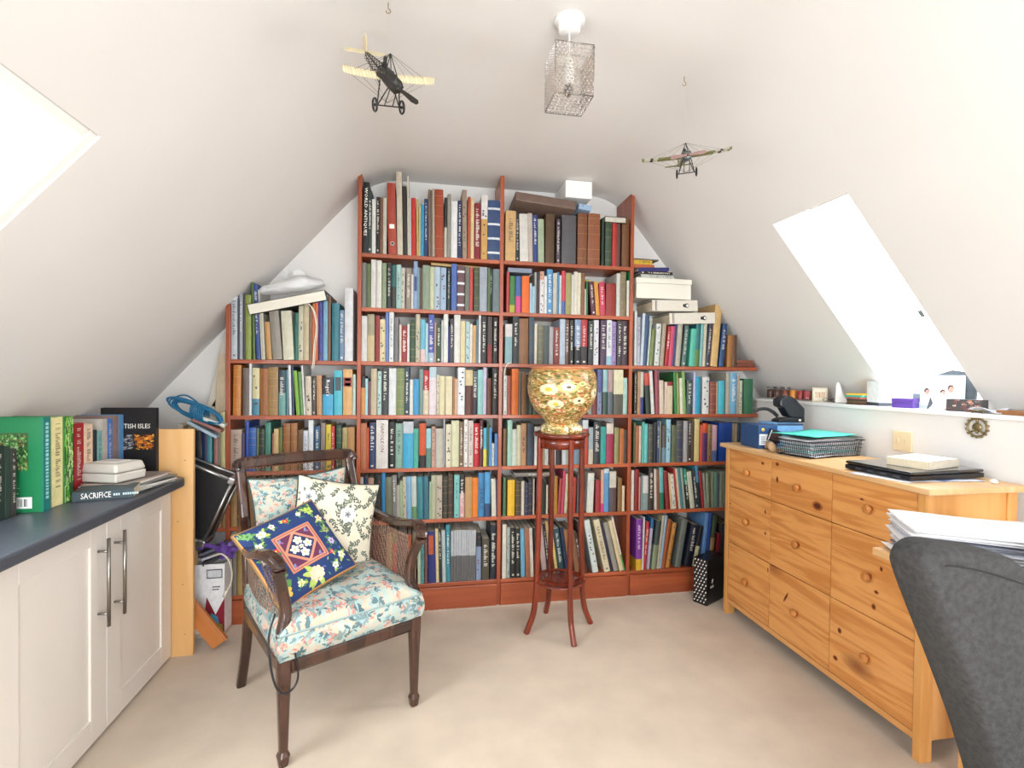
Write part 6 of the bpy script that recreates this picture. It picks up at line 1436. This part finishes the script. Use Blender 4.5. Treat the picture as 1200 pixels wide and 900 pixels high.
# ------------------------------------------------------------------ clutter between the birch board and the armchair
CASE = mat('case_black', '18181a', .45); ALU = mat('aluminium_edge', 'a8a8a8', .3, metal=.9)
t = empty('equipment_case', (-1.03, 2.68, .50)); w, h, d = .30, .33, .10
q = MB(); q.box(-w, 0, 0, d, 0, h); q.build('case_shell', CASE, t, bevel=.004)
for y in (-.002, d+.002):
    for p0_, p1_ in (((0, 0), (0, h)), ((-w, h), (0, h)), ((-w, 0), (0, 0)), ((-w, 0), (-w, h))): q = MB(); q.tube([(p0_[0], y, p0_[1]), (p1_[0], y, p1_[1])], .009, 8); q.build('edge_strip', ALU, t)
for x, z in ((0, h), (0, 0)): q = MB(); q.box(x-.022, x+.012, -.013, d+.013, z-.022, z+.012); q.build('corner_cap', ALU, t, bevel=.006)
t.rotation_euler = (0, .42, 0); t.location = (-1.035, 2.66, .47); tag(t, 'black equipment case with aluminium edges leaning behind the birch board', 'case')
t = empty('cardboard_box', (-1.04, 2.665, 0), rot=(0, 0, .02)); w = .36; q = MB(); q.box(-.20, .10, 0, .003, .02, .36, hl('e8e8ea')); q.build('front_side', BX, t)
q = MB(); q.box(.097, .10, .003, .10, .02, .36, hl('e0e0e2')); q.box(-.20, .10, .10, .103, .02, .36, hl('d0ccc8')); q.box(-.20, -.197, .003, .1, .02, .36, hl('d0ccc8')); q.box(-.2, .1, 0, .103, 0, .02, hl('c8b49c')); q.build('box_body', BX, t)
q = MB(); q.box(.02, .09, -.0008, 0, .29, .335, hl('3c4448')); q.box(.024, .086, -.0012, -.0008, .295, .330, hl('c8ccd0')); q.build('label', BX, t)
q = MB(); q.box(.045, .08, -.0008, 0, .245, .25, hl('4c5054')); q.box(.045, .075, -.0008, 0, .232, .237, hl('4c5054')); q.build('print_lines', BX, t)
q = MB(); q.add([(0, -.0008, .02), (.1, -.0008, .02), (.1, -.0008, .19), (.06, -.0008, .11), (.02, -.0008, .20)], [(0, 1, 2, 3, 4)], hl('8c2434')); q.add([(.03, -.0013, .04), (.08, -.0013, .04), (.07, -.0013, .10), (.04, -.0013, .12)], [(0, 1, 2, 3)], hl('4c9cc0')); q.add([(.05, -.0016, .02), (.095, -.0016, .02), (.09, -.0016, .06), (.06, -.0016, .07)], [(0, 1, 2, 3)], hl('8c8c3c')); q.build('printed_picture', BX, t)
q = MB(); q.box(-.2, -.02, -.002, .0, .36, .43, hl('b8986c')); fl_ = q.build('box_flap', BX, t); tag(t, 'white printed cardboard box on the floor behind the birch board', 'box')
q = MB()
for k, (x, y, z, a, c, w_, h_) in enumerate(((-1.00, 2.70, .42, .35, '5c5c6c', .12, .012), (-.98, 2.695, .40, .30, 'b8b8c4', .13, .01), (-.985, 2.70, .375, .42, '2c2c34', .12, .016))):
    q = MB(); q.box(-w_/2, w_/2, -.03, .05, 0, h_, hl(c)); tag(q.build('magazine', BOOKM, loc=(x, y, z), rot=(0, -a, .1)), f"{cname(c)} magazine poking out of the white printed box", 'magazine', 'magazines in the printed box')
def ribbon(lab):
    PM = mat('purple_ribbon', '5c3c8c', .4); t = empty('ribbon_bow', (-.925, 2.655, .43))
    for k in range(6):
        a = k*1.05; q = MB(); L = .045
        pts = [(0, 0, 0), (L*.5*math.cos(a), -.012, L*.5*math.sin(a)+.006), (L*math.cos(a), 0, L*math.sin(a)), (L*.55*math.cos(a+.35), .012, L*.55*math.sin(a+.35)), (0, .004, 0)]
        q.sweep(smooth_path(pts, 5), (.018, .0014), up=(0, 1, 0)); q.build('ribbon_loop', PM, t)
    q = MB(); q.sweep(smooth_path([(-.01, 0, 0), (-.05, .0, .015), (-.10, 0, .03), (-.12, 0, .01)]), (.02, .0014), up=(0, 1, 0)); q.build('ribbon_tail', PM, t)
    tag(t, lab, 'ribbon')
ribbon('purple ribbon bow on the printed box beside the armchair')
q = MB(); q.tube(smooth_path([(-.985, 2.63, .41), (-.94, 2.62, .425), (-.905, 2.615, .395), (-.89, 2.615, .34), (-.893, 2.615, .285), (-.915, 2.615, .24)]), .004, 6); q.tube([(-.912, 2.615, .245), (-.925, 2.615, .215)], .007, 8)
tag(q.build('cable', cab_m), 'white cable with a plug hanging in front of the printed box', 'cable')
q = MB(); q.prism([(0, 0), (.075, 0), (.075, .42), (0, .42)], 0, .02, 'XZ'); q.prism([(.060, .0), (.068, .0), (.068, .42), (.060, .42)], -.004, 0, 'XZ')
o = q.build('pine_offcut', wood_mat('offcut_wood', 'c07a40', 'a8602c', 'Z', .45, scale=8), bevel=.002); o.matrix_world = Matrix.Translation((-.945, 2.535, .004)) @ Matrix.Rotation(-.62, 4, 'Y'); tag(o, 'orange brown wooden offcut leaning against the birch board on the floor', 'board')
# blue rope coil and loose reading matter on the far left bay
q = MB(); BL_ = mat('blue_rope', '14648c', .5)
c0 = Vector((-1.10, 2.76, 1.10))
for k in range(7):
    rx, rz_ = .10+.006*k, .032+.004*(k % 3); pts = []
    for a in np.linspace(0, 2*PI, 25): 
        x = rx*math.cos(a); z = rz_*math.sin(a)*(1+.4*math.cos(a)**2); th_ = -.38; pts.append((c0.x+x*math.cos(th_)-z*math.sin(th_)*-1*.3, c0.y+.012*math.sin(a*2+k)-.004*k, c0.z+x*math.sin(th_)+z+.002*k))
    q.tube(pts, .0042, 6, caps=False)
for k in range(7): 
    pts = [(c0.x-.012+k*.009+.007*math.cos(a)*.4, c0.y-.012+.034*math.cos(a), c0.z+.006-k*.004+.040*math.sin(a)) for a in np.linspace(0, 2*PI, 15)]; q.tube(pts, .0042, 6, caps=False)
q.tube(smooth_path([(c0.x-.11, c0.y, c0.z+.03), (c0.x-.10, c0.y, c0.z+.075), (c0.x-.05, c0.y, c0.z+.085), (c0.x-.0, c0.y, c0.z+.05)]), .004, 6)
tag(q.build('rope_coil', BL_), 'coil of blue rope lying on the magazines in the far left bay', 'rope')
for k, (x, y, z, a, c, lab, w_) in enumerate(((-1.04, 2.755, 1.055, .38, 'c8ccc4', 'pale box lying under the blue rope coil', .15), (-1.05, 2.755, 1.030, .45, '8c5c54', 'reddish booklet under the blue rope coil', .14), (-1.07, 2.75, 1.01, .55, '9cb0bc', 'pale blue booklet under the blue rope coil', .15))):
    q = MB(); q.box(-w_/2, w_/2, -.03, .10, 0, .014, hl(c)); tag(q.build('booklet', BOOKM, loc=(x, y, z), rot=(0, a, .1)), lab, 'booklet', 'booklets under the blue rope coil')
for k, (x, a, c, lab) in enumerate(((-1.20, .65, 'cfc4b0', 'cream rolled folder leaning left behind the birch board'), (-1.165, .55, 'a08c60', 'tan folder leaning left behind the birch board'), (-1.125, .05, 'c8a0b8', 'lilac booklet standing behind the birch board'), (-1.095, -.05, 'd4d8d0', 'white booklet standing behind the birch board'))):
    q = MB(); q.box(0, .024, 0, .12, 0, .26 if k < 2 else .25, hl(c)); o = q.build('booklet', BOOKM); o.matrix_world = Matrix.Translation((x-(.07+.03*(1-k) if k < 2 else 0), 2.80, .80)) @ Matrix.Rotation(a*.6, 4, 'Y'); tag(o, lab, 'booklet', 'booklets standing behind the birch board')
q = MB(); 
for k in range(5): q.prism([(0+k*.014, 0), (.022+k*.014, 0), (.030+k*.016, .05+.022*k), (.018+k*.015, .03+.02*k)], k*.004, .006+k*.004, 'XZ')
tag(q.build('black_feathers', BLACKP, loc=(-1.10, 2.93, 1.12)), 'spiky black ornament against the wall beside the cream board', 'ornament')
# carrier bag beside the chest
t = empty('paper_bag', (onZ(828, 711, 0)[0], onZ(828, 711, 0)[1], 0), rot=(0, 0, .50)); w, d, h = .19, .085, .262
q = MB(); q.box(0, w, 0, d, .0, h); q.build('bag_body', mat('bag_black', '101012', .3), t, bevel=.003)
q = MB()
for j in range(13):
    for i in range(4):
        y = d-.006-(i+(.5 if j % 2 else 0))*.0195
        if y-.008 > .001: q.add([(-.0006, y, .012+j*.0195), (-.0006, y-.008, .018+j*.0195), (-.0006, y-.008, .026+j*.0195), (-.0006, y, .020+j*.0195)], [(0, 1, 2, 3)])
q.build('chevron_print', PAPER, t)['kind'] = 'stuff'
for s_ in (1,): text_mesh('RIVE', .018, m=WHT, parent=t, loc=(.055, -.0006, .10), rot=(PI/2, 0, 0))
q = MB(); q.add([(.05, -.0006, .118), (.06, -.0006, .122), (.068, -.0006, .145), (.054, -.0006, .14)], [(0, 1, 2, 3)]); q.build('emblem', WHT, t)
tag(t, 'black carrier bag with white chevron side standing beside the chest', 'bag')
# frayed carpet edge along the plinth
q = MB(); rr = random.Random(1)
for k in range(620):
    x = -.2+2.3*k/620+rr.uniform(-.003, .003); y = YB-.016-rr.uniform(0, .012); h = rr.uniform(.003, .011); q.add([(x-.003, y, 0), (x+.003, y-.002, 0), (x+.001, y+.003, 0), (x+rr.uniform(-.004, .004), y, h)], [(0, 1, 3), (1, 2, 3), (2, 0, 3)])
o = q.build('carpet_fringe', CARPET); tag(o, 'frayed carpet tufts along the foot of the bookcase', 'carpet', kind='stuff')
